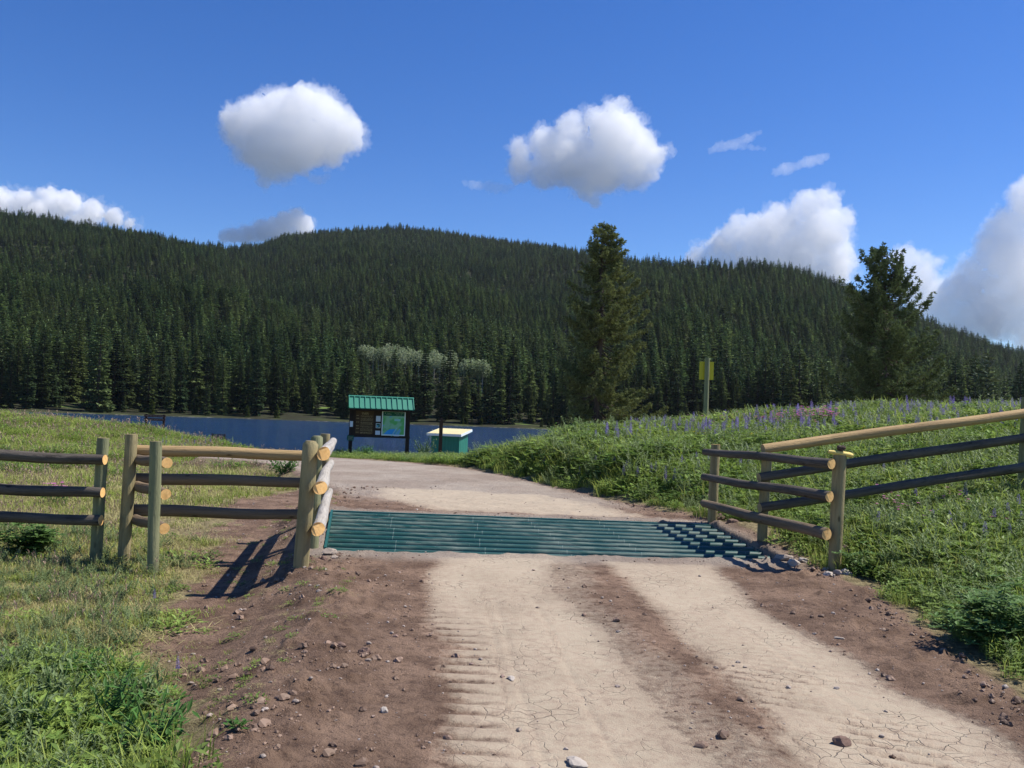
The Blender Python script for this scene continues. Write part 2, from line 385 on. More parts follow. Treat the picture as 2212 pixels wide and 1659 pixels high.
soil = mix(t, ramp(t, n1, [(.38, (0,0,0)), (.62, (1,1,1))]), (.150,.094,.063), (.270,.178,.122))
soil = mix(t, ramp(t, n2, [(.30, (1,1,1)), (.5, (0,0,0))]), soil, (.075,.046,.034))
soil = mix(t, ramp(t, n3, [(.60, (0,0,0)), (.74, (.7,.7,.7))]), soil, (.36,.27,.20))
pale = mix(t, n1, (.345,.285,.205), (.44,.37,.275)); pale = mix(t, ramp(t, n2, [(.30,(.75,.75,.75)),(.55,(0,0,0))]), pale, (.36,.27,.20))
grav = mix(t, ramp(t, noise(t, mapping(t, P, (.5, .35, 1)), 1.0, 5, .65), [(.40,(0,0,0)),(.6,(1,1,1))]), (.29,.23,.18), (.44,.38,.31)); grav = mix(t, mth(t, 'MULTIPLY', n2, .6), grav, (.33,.28,.23)); grav = mix(t, ramp(t, n3, [(.55,(0,0,0)),(.7,(.8,.8,.8))]), grav, (.46,.42,.36))
# cracks in the dried mud
wn = N(t, 'ShaderNodeVectorMath', operation='MULTIPLY_ADD'); nv = N(t, 'ShaderNodeTexNoise'); nv.inputs['Scale'].default_value = 5; nv.inputs['Detail'].default_value = 3
t.links.new(P, nv.inputs['Vector']); t.links.new(nv.outputs['Color'], wn.inputs[0]); wn.inputs[1].default_value = (.16,.16,.0); t.links.new(P, wn.inputs[2])
vo = N(t, 'ShaderNodeTexVoronoi', feature='DISTANCE_TO_EDGE'); vo.inputs['Scale'].default_value = 9; t.links.new(wn.outputs[0], vo.inputs['Vector'])
ck = ramp(t, vo.outputs['Distance'], [(.0,(1,1,1)),(.03,(0,0,0))])
ckm = mth(t, 'MULTIPLY', ck, ramp(t, noise(t, P, 1.6, 5, .7), [(.46,(0,0,0)),(.62,(1,1,1))]))
pale = mix(t, mth(t, 'MULTIPLY', ckm, .20), pale, (.19,.145,.11))
veg = mix(t, n1, (.20,.155,.085), (.15,.125,.06)); veg = mix(t, ramp(t, n2, [(.45,(0,0,0)),(.6,(1,1,1))]), veg, (.34,.28,.15))
pm = mth(t, 'ADD', sp.outputs[1], mth(t, 'MULTIPLY', mth(t, 'SUBTRACT', n2, .5), .7)); pm = ramp(t, pm, [(.18,(0,0,0)),(.42,(.66,.66,.66)),(.85,(1,1,1))])
c = mix(t, mth(t, 'MULTIPLY', sp.outputs[2], .8), soil, grav); c = mix(t, mth(t, 'MULTIPLY', pm, .93), c, pale)
dm = ramp(t, mth(t, 'ADD', sp.outputs[0], mth(t, 'MULTIPLY', mth(t, 'SUBTRACT', n2, .5), .8)), [(.35,(0,0,0)),(.65,(1,1,1))])
c = mix(t, dm, veg, c)
hgt = mth(t, 'ADD', mth(t, 'MULTIPLY', n2, 1.0), mth(t, 'MULTIPLY', n3, .5))
hgt = mth(t, 'MULTIPLY', hgt, mth(t, 'SUBTRACT', 1.0, mth(t, 'MULTIPLY', pm, .82)))
hgt = mth(t, 'SUBTRACT', hgt, mth(t, 'MULTIPLY', mth(t, 'MULTIPLY', ckm, pm), .2))
princ(t, out, c, .92, .15, bump(t, hgt, 1.0, .045))
M_ground = m
ground = grid_obj('ground', X, Y, Zg, M_ground); props(ground, kind='structure')
md, mp, mg, mr = masks(X, Y)
set_attr(ground.data, 'mask', np.stack([md, mp, mg, np.ones_like(md)], -1))

# ---------------------------------------------------------------- lake
m, t, out = newmat('lake_water'); geo = N(t, 'ShaderNodeNewGeometry'); P = geo.outputs['Position']
w1 = noise(t, mapping(t, P, (.22, .55, 1)), 1.0, 6, .75); w2 = noise(t, mapping(t, P, (.05, .12, 1)), 1.0, 3)
wc = mix(t, mth(t, 'ADD', mth(t, 'MULTIPLY', w2, .4), mth(t, 'MULTIPLY', ramp(t, w1, [(.42, (0,0,0)), (.62, (1,1,1))]), .8), True), (.006,.026,.070), (.014,.046,.110))
p = princ(t, out, wc, .1, .35, bump(t, w1, 1.0, .9))
water = MB(); water.add([(-900, 20, WATER), (900, 20, WATER), (900, 700, WATER), (-900, 700, WATER)], [(0,1,2,3)])
wo_ = water.build('water', m); props(wo_, kind='structure')

# ---------------------------------------------------------------- hills
SKY_PX = [(-300,430),(0,446),(100,455),(150,465),(300,490),(430,516),(500,524),(560,519),(620,499),(700,492),(780,486),(850,482),(950,489),(1100,514),(1200,524),(1280,535),(1340,546),(1450,553),(1560,553),(1650,556),(1700,562),(1750,578),(1830,608),(1950,650),(2050,694),(2130,724),(2212,750),(2500,800)]
_az = []; _el = []
for x, y in SKY_PX:
    v = ray(x, y); _az.append(math.atan2(v[0], v[1])); _el.append(math.atan2(v[2], math.hypot(v[0], v[1])))
_az = np.array(_az); _el = np.array(_el)
_Rp = [(-300,1350),(0,1350),(430,1250),(560,1600),(850,1650),(1200,1500),(1300,1150),(1450,1000),(1650,950),(1950,1050),(2212,1200),(2500,1300)]
_Ra = np.array([math.atan2(*ray(x, 800)[:2]) for x, _ in _Rp]); _Rv = np.array([r for _, r in _Rp], float)
RS = 272.
def hill(az, r):
    Rr = np.interp(az, _Ra, _Rv); el = np.interp(az, _az, _el); zr = 1.6 + Rr * np.tan(el) - 13
    x = r * np.sin(az); y = r * np.cos(az)
    tt = np.clip((r - RS) / (Rr - RS), 0, 1.6)
    s = np.where(tt < 1, tt**1.22, 1 - (tt - 1) * .9)
    z = WATER + .3 + (zr - WATER) * s
    k = np.sin(np.pi * np.clip(tt, 0, 1))
    z = z + k * (17 * fbm(x / 190, y / 190, 31, 4) + 9 * np.sin(az * 26 + r / 240 + 1) )
    z = np.where(r < RS, WATER + .35 - (RS - r) * .12, z)
    return z + .8 * fbm(x / 9, y / 9, 33, 2) * sst(RS - 2, RS + 20, r)
azs = np.linspace(-.78, .78, 300); rs = np.concatenate([[235, 255, 264, 268, 270], np.linspace(272, 2000, 240)])
A_, R_ = np.meshgrid(azs, rs); Rsh = R_ + 5 * fbm(A_ * 22, A_ * 0 + 3, 50, 4) * sst(400, 300, R_)
HX = Rsh * np.sin(A_); HY = Rsh * np.cos(A_); HZ = hill(A_, R_)
m, t, out = newmat('forest_floor'); geo = N(t, 'ShaderNodeNewGeometry'); P = geo.outputs['Position']
n1 = noise(t, P, .12, 5); n2 = noise(t, P, .6, 4)
c = mix(t, ramp(t, n1, [(.45,(0,0,0)),(.6,(1,1,1))]), (.022,.024,.014), (.045,.06,.02)); c = mix(t, mth(t,'MULTIPLY',n2,.5), c, (.05,.045,.03))
z_ = N(t, 'ShaderNodeSeparateXYZ'); t.links.new(P, z_.inputs[0])
sh = ramp(t, mth(t, 'DIVIDE', mth(t, 'ADD', z_.outputs[2], 2.6), 4.0, True), [(.02,(1,1,1)),(.09,(0,0,0))])
c = mix(t, mth(t, 'MULTIPLY', sh, ramp(t, n2, [(.52,(0,0,0)),(.60,(1,1,1))])), c, (.34,.31,.25))
gr = ramp(t, mth(t, 'DIVIDE', mth(t, 'ADD', z_.outputs[2], 2.6), 9.0, True), [(.1,(0,0,0)),(.2,(1,1,1)),(.7,(1,1,1)),(.95,(0,0,0))])
c = mix(t, mth(t, 'MULTIPLY', gr, ramp(t, n1, [(.56,(0,0,0)),(.62,(1,1,1))])), c, (.13,.20,.045))
princ(t, out, c, .95, .1)
hills = grid_obj('hills', HX, HY, HZ, m); props(hills, kind='structure')
def shore_r(az): return RS + 5 * float(fbm(np.array([az * 22]), np.array([3.]), 50, 4)[0])

# ---------------------------------------------------------------- scattering of ground cover and far forest (one object of kind stuff each)
def scatter(name, pts, rot, scl, idx, variants, label, cat, kind='stuff', tilt=None):
    me = bpy.data.meshes.new(name); me.vertices.add(len(pts)); me.vertices.foreach_set('co', np.asarray(pts, np.float32).ravel())
    ra = me.attributes.new('rot', 'FLOAT_VECTOR', 'POINT'); rv = np.zeros((len(pts), 3), np.float32); rv[:, 2] = rot
    if tilt is not None: rv[:, :2] = tilt
    ra.data.foreach_set('vector', rv.ravel())
    sa = me.attributes.new('scl', 'FLOAT_VECTOR', 'POINT'); sc = np.asarray(scl, np.float32)
    if sc.ndim == 1: sc = np.repeat(sc[:, None], 3, 1)
    sa.data.foreach_set('vector', sc.ravel())
    ia = me.attributes.new('idx', 'INT', 'POINT'); ia.data.foreach_set('value', np.asarray(idx, np.int32))
    o = bpy.data.objects.new(name, me); COL.objects.link(o)
    vc = bpy.data.collections.new(name + '_variants')
    for i, v in enumerate(variants): v.name = 'v%02d_%s' % (i, name); vc.objects.link(v)
    g = bpy.data.node_groups.new(name, 'GeometryNodeTree')
    g.interface.new_socket('Geometry', in_out='INPUT', socket_type='NodeSocketGeometry'); g.interface.new_socket('Geometry', in_out='OUTPUT', socket_type='NodeSocketGeometry')
    gi = g.nodes.new('NodeGroupInput'); go = g.nodes.new('NodeGroupOutput')
    ci = g.nodes.new('GeometryNodeCollectionInfo'); ci.inputs[0].default_value = vc; ci.inputs['Separate Children'].default_value = True; ci.inputs['Reset Children'].default_value = True
    ip = g.nodes.new('GeometryNodeInstanceOnPoints'); ip.inputs['Pick Instance'].default_value = True
    def na(n, ty):
        q = g.nodes.new('GeometryNodeInputNamedAttribute'); q.data_type = ty; q.inputs[0].default_value = n; return q.outputs['Attribute']
    g.links.new(gi.outputs[0], ip.inputs['Points']); g.links.new(ci.outputs[0], ip.inputs['Instance'])
    g.links.new(na('idx', 'INT'), ip.inputs['Instance Index'])
    e2r = g.nodes.new('FunctionNodeEulerToRotation'); g.links.new(na('rot', 'FLOAT_VECTOR'), e2r.inputs[0]); g.links.new(e2r.outputs[0], ip.inputs['Rotation'])
    g.links.new(na('scl', 'FLOAT_VECTOR'), ip.inputs['Scale']); g.links.new(ip.outputs[0], go.inputs[0])
    md = o.modifiers.new('scatter', 'NODES'); md.node_group = g
    props(o, label, cat, kind=kind); return o

# ---------------------------------------------------------------- conifers
M_fir = foliage('conifer_needles', [(.034,.060,.030),(.052,.090,.038),(.075,.120,.042),(.12,.165,.055),(.085,.105,.050),(.060,.100,.045)], .2, 1.1, .012, vary=1.0)
M_fir_near = foliage('shore_conifer_needles', [(.042,.070,.034),(.065,.100,.042),(.10,.135,.05),(.15,.19,.065)], .2, 1.3, vary=.7)
M_dead = foliage('dead_conifer_twigs', [(.055,.042,.034),(.085,.068,.055)], .1, .5)
M_young = foliage('young_conifer_needles', [(.07,.10,.025),(.10,.13,.03)], .2, .5)
M_bark = simple('conifer_bark', (.085,.065,.05), .9, .4, 3)
M_trunk_pale = simple('aspen_bark', (.42,.40,.34), .8, .3, 3)
def conifer(seed, h, rad, tiers, per, detail, mat, start=.04, sparse=0., link=True, droop=.35):
    rg = random.Random(seed); c = MB(); lean = (rg.uniform(-.01, .01), rg.uniform(-.01, .01)); jag = [rg.uniform(.75, 1.15) for _ in range(9)]
    for i in range(tiers):
        tt = start + (1 - start) * (i / tiers); z = h * tt
        Rr = rad * (1 - tt)**(.78 if detail > 1 else .64) * jag[int(tt * 8)] * rg.uniform(.72, 1.12) + .12
        if tt < .18: Rr *= .65 + tt * 1.9
        for k in range(per if tt < .9 else max(3, per - 2)):
            if rg.random() < sparse: continue
            a = 6.283 * (k + rg.random() * .8) / per + i * 1.7; L = Rr * rg.uniform(.65, 1.15); dz = rg.uniform(-.25, .2) * h / tiers
            d = Vector((math.cos(a), math.sin(a), -droop + tt * .75)); b = Vector((lean[0]*z, lean[1]*z, z + dz))
            if detail < 2:
                c.leaf(b, d, L, L * .6 + .2, fold=.35, wp=.6)
            else:
                dn = d.normalized(); s = Vector((-math.sin(a), math.cos(a), 0))
                for q in range(3):
                    f = .25 + q * .27; bb = b + dn * L * f * .9
                    for sg in (-1, 1):
                        c.leaf(bb, dn * .9 + s * sg * rg.uniform(.5, 1) + Vector((0, 0, rg.uniform(-.35, .1))), L * (1.0 - f) * .8 + .22, L * .2 + .2, fold=.4, wp=.5)
                c.leaf(b + dn * L * .55, dn + Vector((0, 0, rg.uniform(-.1, .3))), L * .5, L * .2 + .1, fold=.4)
    for q in range(4): c.leaf((lean[0]*h, lean[1]*h, h * (.93 + q * .012)), (rg.uniform(-.3, .3), rg.uniform(-.3, .3), 1), h * .07, .25)
    crown = c.build('crown', mat, link=link)
    tr = MB(); tr.tube([(0, 0, -.6), (lean[0]*h*.5, lean[1]*h*.5, h*.5), (lean[0]*h, lean[1]*h, h*.97)], [h*.013 + .05, h*.009 + .03, .02], 6, cap=(0, 0))
    trunk = tr.build('trunk', M_bark, link=link)
    return crown, trunk
def merged_conifer(seed, h, rad, tiers, per, mat):
    cr, tr = conifer(seed, h, rad, tiers, per, 1, mat, link=False); return cr

NV = 8
far_var = [merged_conifer(100 + i, 1 * 15., [2.5, 2.9, 3.3, 2.2, 3.0, 2.7, 3.7, 2.8][i], 17, 7, M_fir) for i in range(NV)]
rg = np.random.default_rng(5)
ns = 90000; az = rg.uniform(-.66, .66, ns); r = np.sqrt(rg.uniform(RS**2, 1720**2, ns))
Rr = np.interp(az, _Ra, _Rv); keep = (r < Rr * 1.03)
az = az[keep]; r = r[keep]
# thin them to an even spacing on a jittered lattice
cell = 5.4; kx = np.floor(r * np.sin(az) / cell).astype(int); ky = np.floor(r * np.cos(az) / cell).astype(int)
_, ui = np.unique(kx * 100000 + ky, return_index=True); az = az[ui]; r = r[ui]
px_, py_ = r * np.sin(az), r * np.cos(az)
gap = fbm(px_ / 16, py_ / 16, 61, 2); kp = (gap > -.42) | (r > 420); kp &= (r > RS + 5)
AG = [(px, 745 + 14 * abs(math.sin(px)), rr) for px, rr in [(782,450),(793,456),(806,449),(817,458),(828,450),(838,457),(847,448),(857,455),(866,450),(876,457),(888,452),(905,462),(922,458),(938,464),(950,458),(962,465),(975,462),(1003,470),(1018,474),(1032,470),(1043,476)]]

def _agr(px, py):
    v = ray(px, py); a = math.atan2(v[0], v[1]); te = v[2] / math.hypot(v[0], v[1]); rr = np.linspace(310, 640, 331)
    return float(rr[np.argmin(np.abs(1.6 + rr*te - hill(np.full(331, a), rr) - 12.5))])
AG = [(px, (748 if px < 900 else 762) + 7 * math.sin(px * 1.7) + (8 if px > 990 else 0)) for px, _, _ in AG]
AG = [(a, b, _agr(a, b)) for a, b in AG]
ag_az = np.array([math.atan2(*ray(a, 800)[:2]) for a, _, _ in AG]); 
lowf = np.zeros(len(az), bool)
for a_, (_, _, rr) in zip(ag_az, AG): kp &= ~((np.abs(az - a_) < .006) & (r > rr - 14) & (r < rr + 4)); lowf |= (np.abs(az - a_) < .009) & (r > 300) & (r < rr)
az = az[kp]; r = r[kp]; lowf = lowf[kp]; z = hill(az, r)
order = np.argsort(r); NI = 285
ind, rest = order[:NI * 1], order[NI * 1:]
# nearest ones become individual trees; choose those within the picture
inview = np.abs(az) < .56
near = order[inview[order]][:NI]; rest = np.setdiff1d(order, near)
hts = rg.normal(1.0, .27, len(az)).clip(.42, 1.7) * np.interp(r, [RS, 340, 600, 1200], [1.18, .98, .76, .66]) * (1 + .16 * fbm(r*np.sin(az)/60, r*np.cos(az)/60, 71, 2))
hts = np.where(lowf, np.minimum(hts, .62), hts)
fat = np.interp(r, [RS, 340, 600], [1.0, 1.15, 1.42]); scl = np.stack([fat * hts * rg.uniform(.8, 1.25, len(az)), fat * hts * rg.uniform(.8, 1.25, len(az)), hts], -1)
pts = np.stack([r * np.sin(az), r * np.cos(az), z - .3], -1)
scatter('conifer_forest', pts[rest], rg.uniform(0, 6.28, len(rest)), scl[rest], rg.integers(0, NV, len(rest)), far_var,
        'dense dark green conifer forest covering the hills beyond the lake', 'forest')

nvar = [(conifer(200 + i, 18, q[0], q[1], q[2], 2, M_fir_near, sparse=q[3])) for i, q in enumerate([(3.2,32,9,.05),(2.7,34,9,.03),(3.7,30,10,.12),(2.3,36,8,.05),(3.3,28,9,.2)])]
dvar = [(conifer(230 + i, 16, 1.9, 26, 6, 2, M_dead, sparse=.45)) for i in range(2)]
yvar = [(conifer(240, 4, 1.1, 16, 7, 2, M_young))]
def drop_template(tl):
    for c_, t_ in tl:
        for o in (c_, t_): COL.objects.unlink(o)
drop_template(nvar); drop_template(dvar); drop_template(yvar)
for i_, n_ in enumerate(nvar): pass
def plant_conifer(var, x, y, z, s, sxy, rz, name, label, cat, group):
    root = empty(name, (x, y, z), rz, label, cat, group); root.scale = (sxy, sxy, s)
    for src, nm in zip(var, ('crown', 'trunk')):
        c_ = src.copy(); c_.name = nm; c_.parent = root; COL.objects.link(c_)
    return root
LB = ['full dark green conifer on the far lakeshore with dense drooping boughs', 'narrow dark green conifer on the far lakeshore with short dense boughs',
      'broad shaggy dark conifer on the far lakeshore with gaps in its boughs', 'slender spire-shaped conifer on the far lakeshore', 'open ragged conifer on the far lakeshore with sparse boughs']
for j in near:
    k = int(rg.integers(0, 5)); s = hts[j] * 15 / 18 * (1.0 if rg.random() > .25 else .6)
    plant_conifer(nvar[k], pts[j, 0], pts[j, 1], pts[j, 2], s, s * rg.uniform(.95, 1.4), rg.uniform(0, 6.28), 'conifer_tree', LB[k], 'conifer', 'dark conifers standing along the far lakeshore')
# extra dense shore fringe: dead brown trees right of the middle, young ones at the water
for px, rr, hh in [(1668,330,15.5),(1690,350,17),(1712,322,14),(1735,345,15),(1648,340,13),(1330,335,12)]:
    a = math.atan2(*ray(px, 850)[:2]); q = hill(np.array([a]), np.array([rr * 1.]))[0]
    plant_conifer(dvar[px % 2], rr*math.sin(a), rr*math.cos(a), q - .3, hh / 16, hh / 16, px, 'dead_conifer', 'dead brown conifer among the green ones behind the yellow sign post', 'conifer', 'dead brown conifers behind the yellow sign')
for px, hh in [(1172,2.8),(1187,2.2),(1195,3.4),(1213,2.6),(1010,2.2),(1001,2.8),(1022,2.3),(1042,2.6),(536,3.5),(600,4.2),(330,4.)]:
    a = math.atan2(*ray(px, 850)[:2]); rr = shore_r(a) + 2.2; 
    plant_conifer(yvar[0], rr*math.sin(a), rr*math.cos(a), WATER + .4, hh / 4, hh / 4, px, 'young_conifer', 'small yellow-green young conifer at the water edge of the far shore', 'conifer', 'young conifers at the far water edge')

# aspens: pale rounded crowns on white stems half hidden behind the shore conifers
M_aspen = foliage('aspen_leaves', [(.22,.28,.14),(.30,.35,.21)], .35, .8)
def aspen(seed, link=True):
    rg_ = random.Random(seed); tr = MB(); h = 15; cr = MB()
    tr.tube([(0,0,-.5), (.2,.1,7), (.1,-.1,14)], [.2,.15,.05], 7, cap=(0,0))
    for k in range(9):
        a = rg_.uniform(0, 6.28); z0 = rg_.uniform(7, 12); L = rg_.uniform(1.5, 2.6)
        tr.tube([(.15,0,z0), (math.cos(a)*L*.6, math.sin(a)*L*.6, z0+1), (math.cos(a)*L, math.sin(a)*L, z0+2)], [.06,.04,.015], 4, cap=(0,0))
    for k in range(900):
        u = Vector((rg_.gauss(0,1), rg_.gauss(0,1), rg_.gauss(0,1))).normalized() * rg_.random()**.4
        p = Vector((u.x*3.6*(1.1-.25*u.z), u.y*3.6*(1.1-.25*u.z), 10.4 + u.z*4.8)); 
        if vnoise(np.array([p.x*.8+seed]), np.array([p.z*.8+p.y]), 3)[0] < .33: continue
        cr.leaf(p, (rg_.uniform(-1,1), rg_.uniform(-1,1), rg_.uniform(-.6,.9)), .75, .6)
    a_ = cr.build('crown', M_aspen, link=link), tr.build('trunk', M_trunk_pale, link=link); return a_
avar = [aspen(1), aspen(2), aspen(3)]; drop_template(avar)
for i, (px, py, rr) in enumerate(AG):
    pass
    a = ag_az[i]; q = hill(np.array([a]), np.array([rr * 1.]))[0]; jj = math.sin(i * 12.9) ; v = ray(px, py); top = 1.6 + rr * v[2] / math.hypot(v[0], v[1]); hh = max(9, min(22, top - q))
    plant_conifer(avar[i % 3], rr*math.sin(a), rr*math.cos(a), q, hh / 15.2, hh / 15.2 * (1.1 + .35 * math.sin(i * 7.7)), i * 1.3, 'aspen_tree', 'pale grey-green round-crowned aspen on thin white stem among dark conifers', 'aspen', 'pale aspens in the forest behind the notice board')

# ---------------------------------------------------------------- the two big pines on the near shore
def pine(name, px, base_y, D, prof, mat, seed, upswept, dens, label):
    rg = random.Random(seed); k = D / F_PX; base = at(px, base_y, D); zb = gz(base[0], base[1]) - .2
    hz = 896 + (px - 1106) * math.tan(ROLL)
    def zof(y): return 1.6 + (hz - y) * k
    ztop = zof(prof[0][0]); H = ztop - zb
    zs = [zof(q[0]) - zb for q in prof][::-1]; wl = [q[1] * k for q in prof][::-1]; wr = [q[2] * k for q in prof][::-1]
    root = empty(name, (base[0], base[1], zb), 0, label, 'pine')
    tr = MB(); cr = MB()
    tp = [(math.sin(i * .9 + seed) * .12 * (i > 0), 0, H * .985 * i / 10) for i in range(11)]
    tr.tube(tp, [.34 * (1 - i / 10.5)**.75 + .03 for i in range(11)], 12, cap=(0, 0), wob=.06, seed=seed)
    z = H * .07
    while z < H * .99:
        f = z / H
        for q in range(rg.choice((3, 4, 4, 5)) if f < .93 else 4):
            a = rg.uniform(0, 6.283); c_ = (math.cos(a) + 1) / 2
            Lm = np.interp(z, zs, wl) * (1 - c_) + np.interp(z, zs, wr) * c_
            L = max(.35, Lm * rg.choice((.5, .7, .85, 1.0, 1.15)) * rg.uniform(.85, 1.05)); rise = upswept * (0.2 + .5 * f) + rg.uniform(-.12, .12)
            d = Vector((math.cos(a), math.sin(a), 0)); s = Vector((-math.sin(a), math.cos(a), 0)); sway = rg.uniform(-.18, .18)
            def bp(u): return Vector((0, 0, z)) + d * L * u + s * sway * L * u * u + Vector((0, 0, L * (rise * u - .28 * math.sin(u * 2.6) + .25 * u * u * upswept)))
            tr.tube([bp(0), bp(.35), bp(.7), bp(.95)], [.035 + L * .012, .03 + L * .006, .025, .012], 5, cap=(0, 0))
            nt_ = max(4, int(L * dens))
            for i in range(nt_):
                u = rg.uniform(.28, 1.03)**.8; off = (1.05 - u) * L * .32 + .12
                p = bp(u) + s * rg.uniform(-off, off) + Vector((0, 0, rg.uniform(-.1, .28)))
                if rg.random() < .2: p += Vector((0, 0, -rg.uniform(.1, .4)))
                for j in range(8):
                    v = Vector((rg.gauss(0, 1), rg.gauss(0, 1), rg.gauss(.35, .8)))
                    cr.leaf(p, v + d * .4, rg.uniform(.25, .48), rg.uniform(.08, .16), up=(rg.random(), rg.random(), .3), fold=.3)
        z += H * rg.uniform(.010, .021) * (1 if f > .2 else 1.3)
    tr.build('trunk', M_bark, root); cr.build('crown', mat, root)
    return root
M_pine1 = foliage('olive_pine_needles', [(.145,.17,.062)], .25, .9)
M_pine2 = foliage('dark_pine_needles', [(.095,.13,.052)], .25, .9)
pine('pine_tree', 1289, 930, 98, [(481,4,5),(500,27,30),(520,42,46),(560,36,54),(600,54,82),(640,66,104),(700,72,108),(740,58,108),(790,78,116),(850,84,128),(885,72,122),(930,60,90)], M_pine1, 3, .25, 10.5,
     'tall shaggy olive-green pine standing between the lake and the flowery bank')
pine('pine_tree', 1906, 925, 98, [(541,26,26),(552,40,34),(575,48,38),(598,56,38),(618,54,72),(647,86,56),(680,90,110),(728,86,118),(776,84,116),(819,104,140),(848,112,145),(925,100,120)], M_pine2, 11, .75, 7.5,
     'dark broad pine with upswept boughs rising behind the meadow on the right')

# ---------------------------------------------------------------- log fences
def P3(x, y, d): return at(x, y, d)
def post_px(parent, top, base, d, dia, mat=M_post, cap=None, seed=0, bevel=0, name='post', sink=.35):
    t_ = at(*top, d); b_ = at(*base, d); dn = (t_ - b_) / np.linalg.norm(t_ - b_)
    g = gz(b_[0], b_[1]); b_ = b_ - dn * max(sink, b_[2] - g + sink)
    r = dia / 2; return log(name, b_, t_, r * 1.04, r, mat, parent, cap or M_cut_dull, seed, 0.004, bevel, 8)
def root_at(name, p, label, cat='fence', group=None):
    return empty(name, (0, 0, 0), 0, label, cat, group)
def rail(parent, a, da, b, db, ra, rb, mat, seed, cap=None, bend=.012, name='rail', tilt=0.):
    return log(name, at(*a, da), at(*b, db), ra, rb, mat, parent, cap or M_cut, seed, bend, 0, 12, tilt=tilt)
def rebase(root, loc):
    """move the root Empty to the foot of its thing and keep the parts where they stand"""
    root.location = loc
    for o in list(bpy.data.objects):
        if o.parent is root: o.location = Vector(o.location) - Vector(loc)

# field fence at the far left
f1 = root_at('log_fence', None, 'weathered three-rail log fence at the far left, its rails ending at a lone greenish post')
post_px(f1, (223,946), (206,1212), 9.78, .125, M_post_green, seed=1)
for i, (ya, yb, xb) in enumerate([(984,993,227),(1056,1064,222),(1120,1124,218)]):
    rail(f1, (-90, ya - 4), 9.7, (xb, yb), 9.64, .062, .056, M_rail_dark, 3 + i)
post_px(f1, (-250,930), (-270,1195), 9.85, .125, M_post_green, seed=2)
for i, (ya, yb) in enumerate([(975,978),(1047,1050),(1112,1114)]):
    rail(f1, (-600, ya - 14), 9.8, (-240, yb - 5), 9.7, .06, .06, M_rail_dark, 30 + i)
rebase(f1, at(206,1205,9.78))
# baffle of the walk-through gap
f2 = root_at('log_fence', None, 'short post with three stubby log ends beside the walk-through gap in the left fence')
post_px(f2, (337,953), (331,1216), 9.25, .118, M_post_green, seed=4)
for i, ((xa, ya), (xb, yb)) in enumerate([((292,991),(361,1000)),((289,1047),(358,1068)),((284,1118),(355,1142))]):
    rail(f2, (xa, ya), 9.98, (xb, yb), 9.36, .056, .058, M_rail_brown, 8 + i)
rebase(f2, at(331,1210,9.25))
# panel between gap and cattle guard
f3 = root_at('log_fence', None, 'three-rail log fence panel with a pale top rail between the gap and the cattle guard')
post_px(f3, (284,938), (268,1202), 9.85, .128, M_post, seed=12)
for i, ((xa, ya), (xb, yb), mt) in enumerate([((296,973),(690,985),M_rail_tan),((290,1034),(685,1043),M_rail_brown),((286,1102),(682,1112),M_rail_brown)]):
    rail(f3, (xa - 12, ya), 9.98, (xb, yb), 10.25, .066, .058, mt, 15 + i)
rebase(f3, at(268,1200,9.85))
# left wing of the cattle guard
f4 = root_at('log_fence', None, 'log fence wing along the left end of the cattle guard, with orange cut rail ends')
post_px(f4, (670.5,960), (648,1255), 8.55, .145, M_post, seed=21, bevel=.035)
post_px(f4, (685,945), (675,1216), 10.1, .13, M_post_green, seed=22, bevel=.02)
post_px(f4, (703,937), (696,1180), 11.7, .125, M_post, seed=23)
for i, ((xa, ya), (xb, yb)) in enumerate([((699,980),(720,953)),((692,1054),(714,1000)),((687,1143),(712,1062))]):
    rail(f4, (xb, yb), 11.9, (xa, ya), 8.35, .048, .064, M_rail_grey, 24 + i, tilt=.9)
rebase(f4, at(648,1250,8.55))
# right wing
f5 = root_at('log_fence', None, 'dark weathered log fence wing along the right end of the cattle guard')
post_px(f5, (1814,983), (1802,1234), 9.9, .142, M_post, seed=31)
post_px(f5, (1657,980), (1645,1186), 11.4, .125, M_post, seed=32)
post_px(f5, (1546,960), (1539,1122), 13.0, .135, M_post, cap=M_cut, seed=33)
for i, ((xa, ya), (xb, yb), mt, ra, rb) in enumerate([((1523,976),(1797,1002),M_rail_dark,.048,.058),((1520,1030),(1793,1073),M_rail_dark,.05,.06),((1520,1087),(1787,1154),M_rail_brown,.055,.068)]):
    rail(f5, (xa, ya), 12.85, (xb, yb), 9.72, ra, rb, mt, 34 + i, bend=.014, tilt=.4)
rebase(f5, at(1802,1232,9.9))
# hillside fence on the right
f6 = root_at('log_fence', None, 'log fence climbing the flowery bank at the right edge, its top rail pale')
post_px(f6, (2218,858), (2211,1085), 12.3, .14, M_post_green, seed=41)
for i, ((xa, ya), (xb, yb), mt, rr) in enumerate([((1648,970),(2260,886),M_rail_tan,.066),((1639,1032),(2260,938),M_rail_dark,.064),((1641,1097),(2260,1002),M_rail_dark,.064)]):
    rail(f6, (xa, ya), 11.28, (xb, yb), 12.2, rr * .92, rr, mt, 44 + i, cap=M_cut_dull)
rebase(f6, at(2211,1080,12.3))
post_top = at(1814, 983, 9.9)
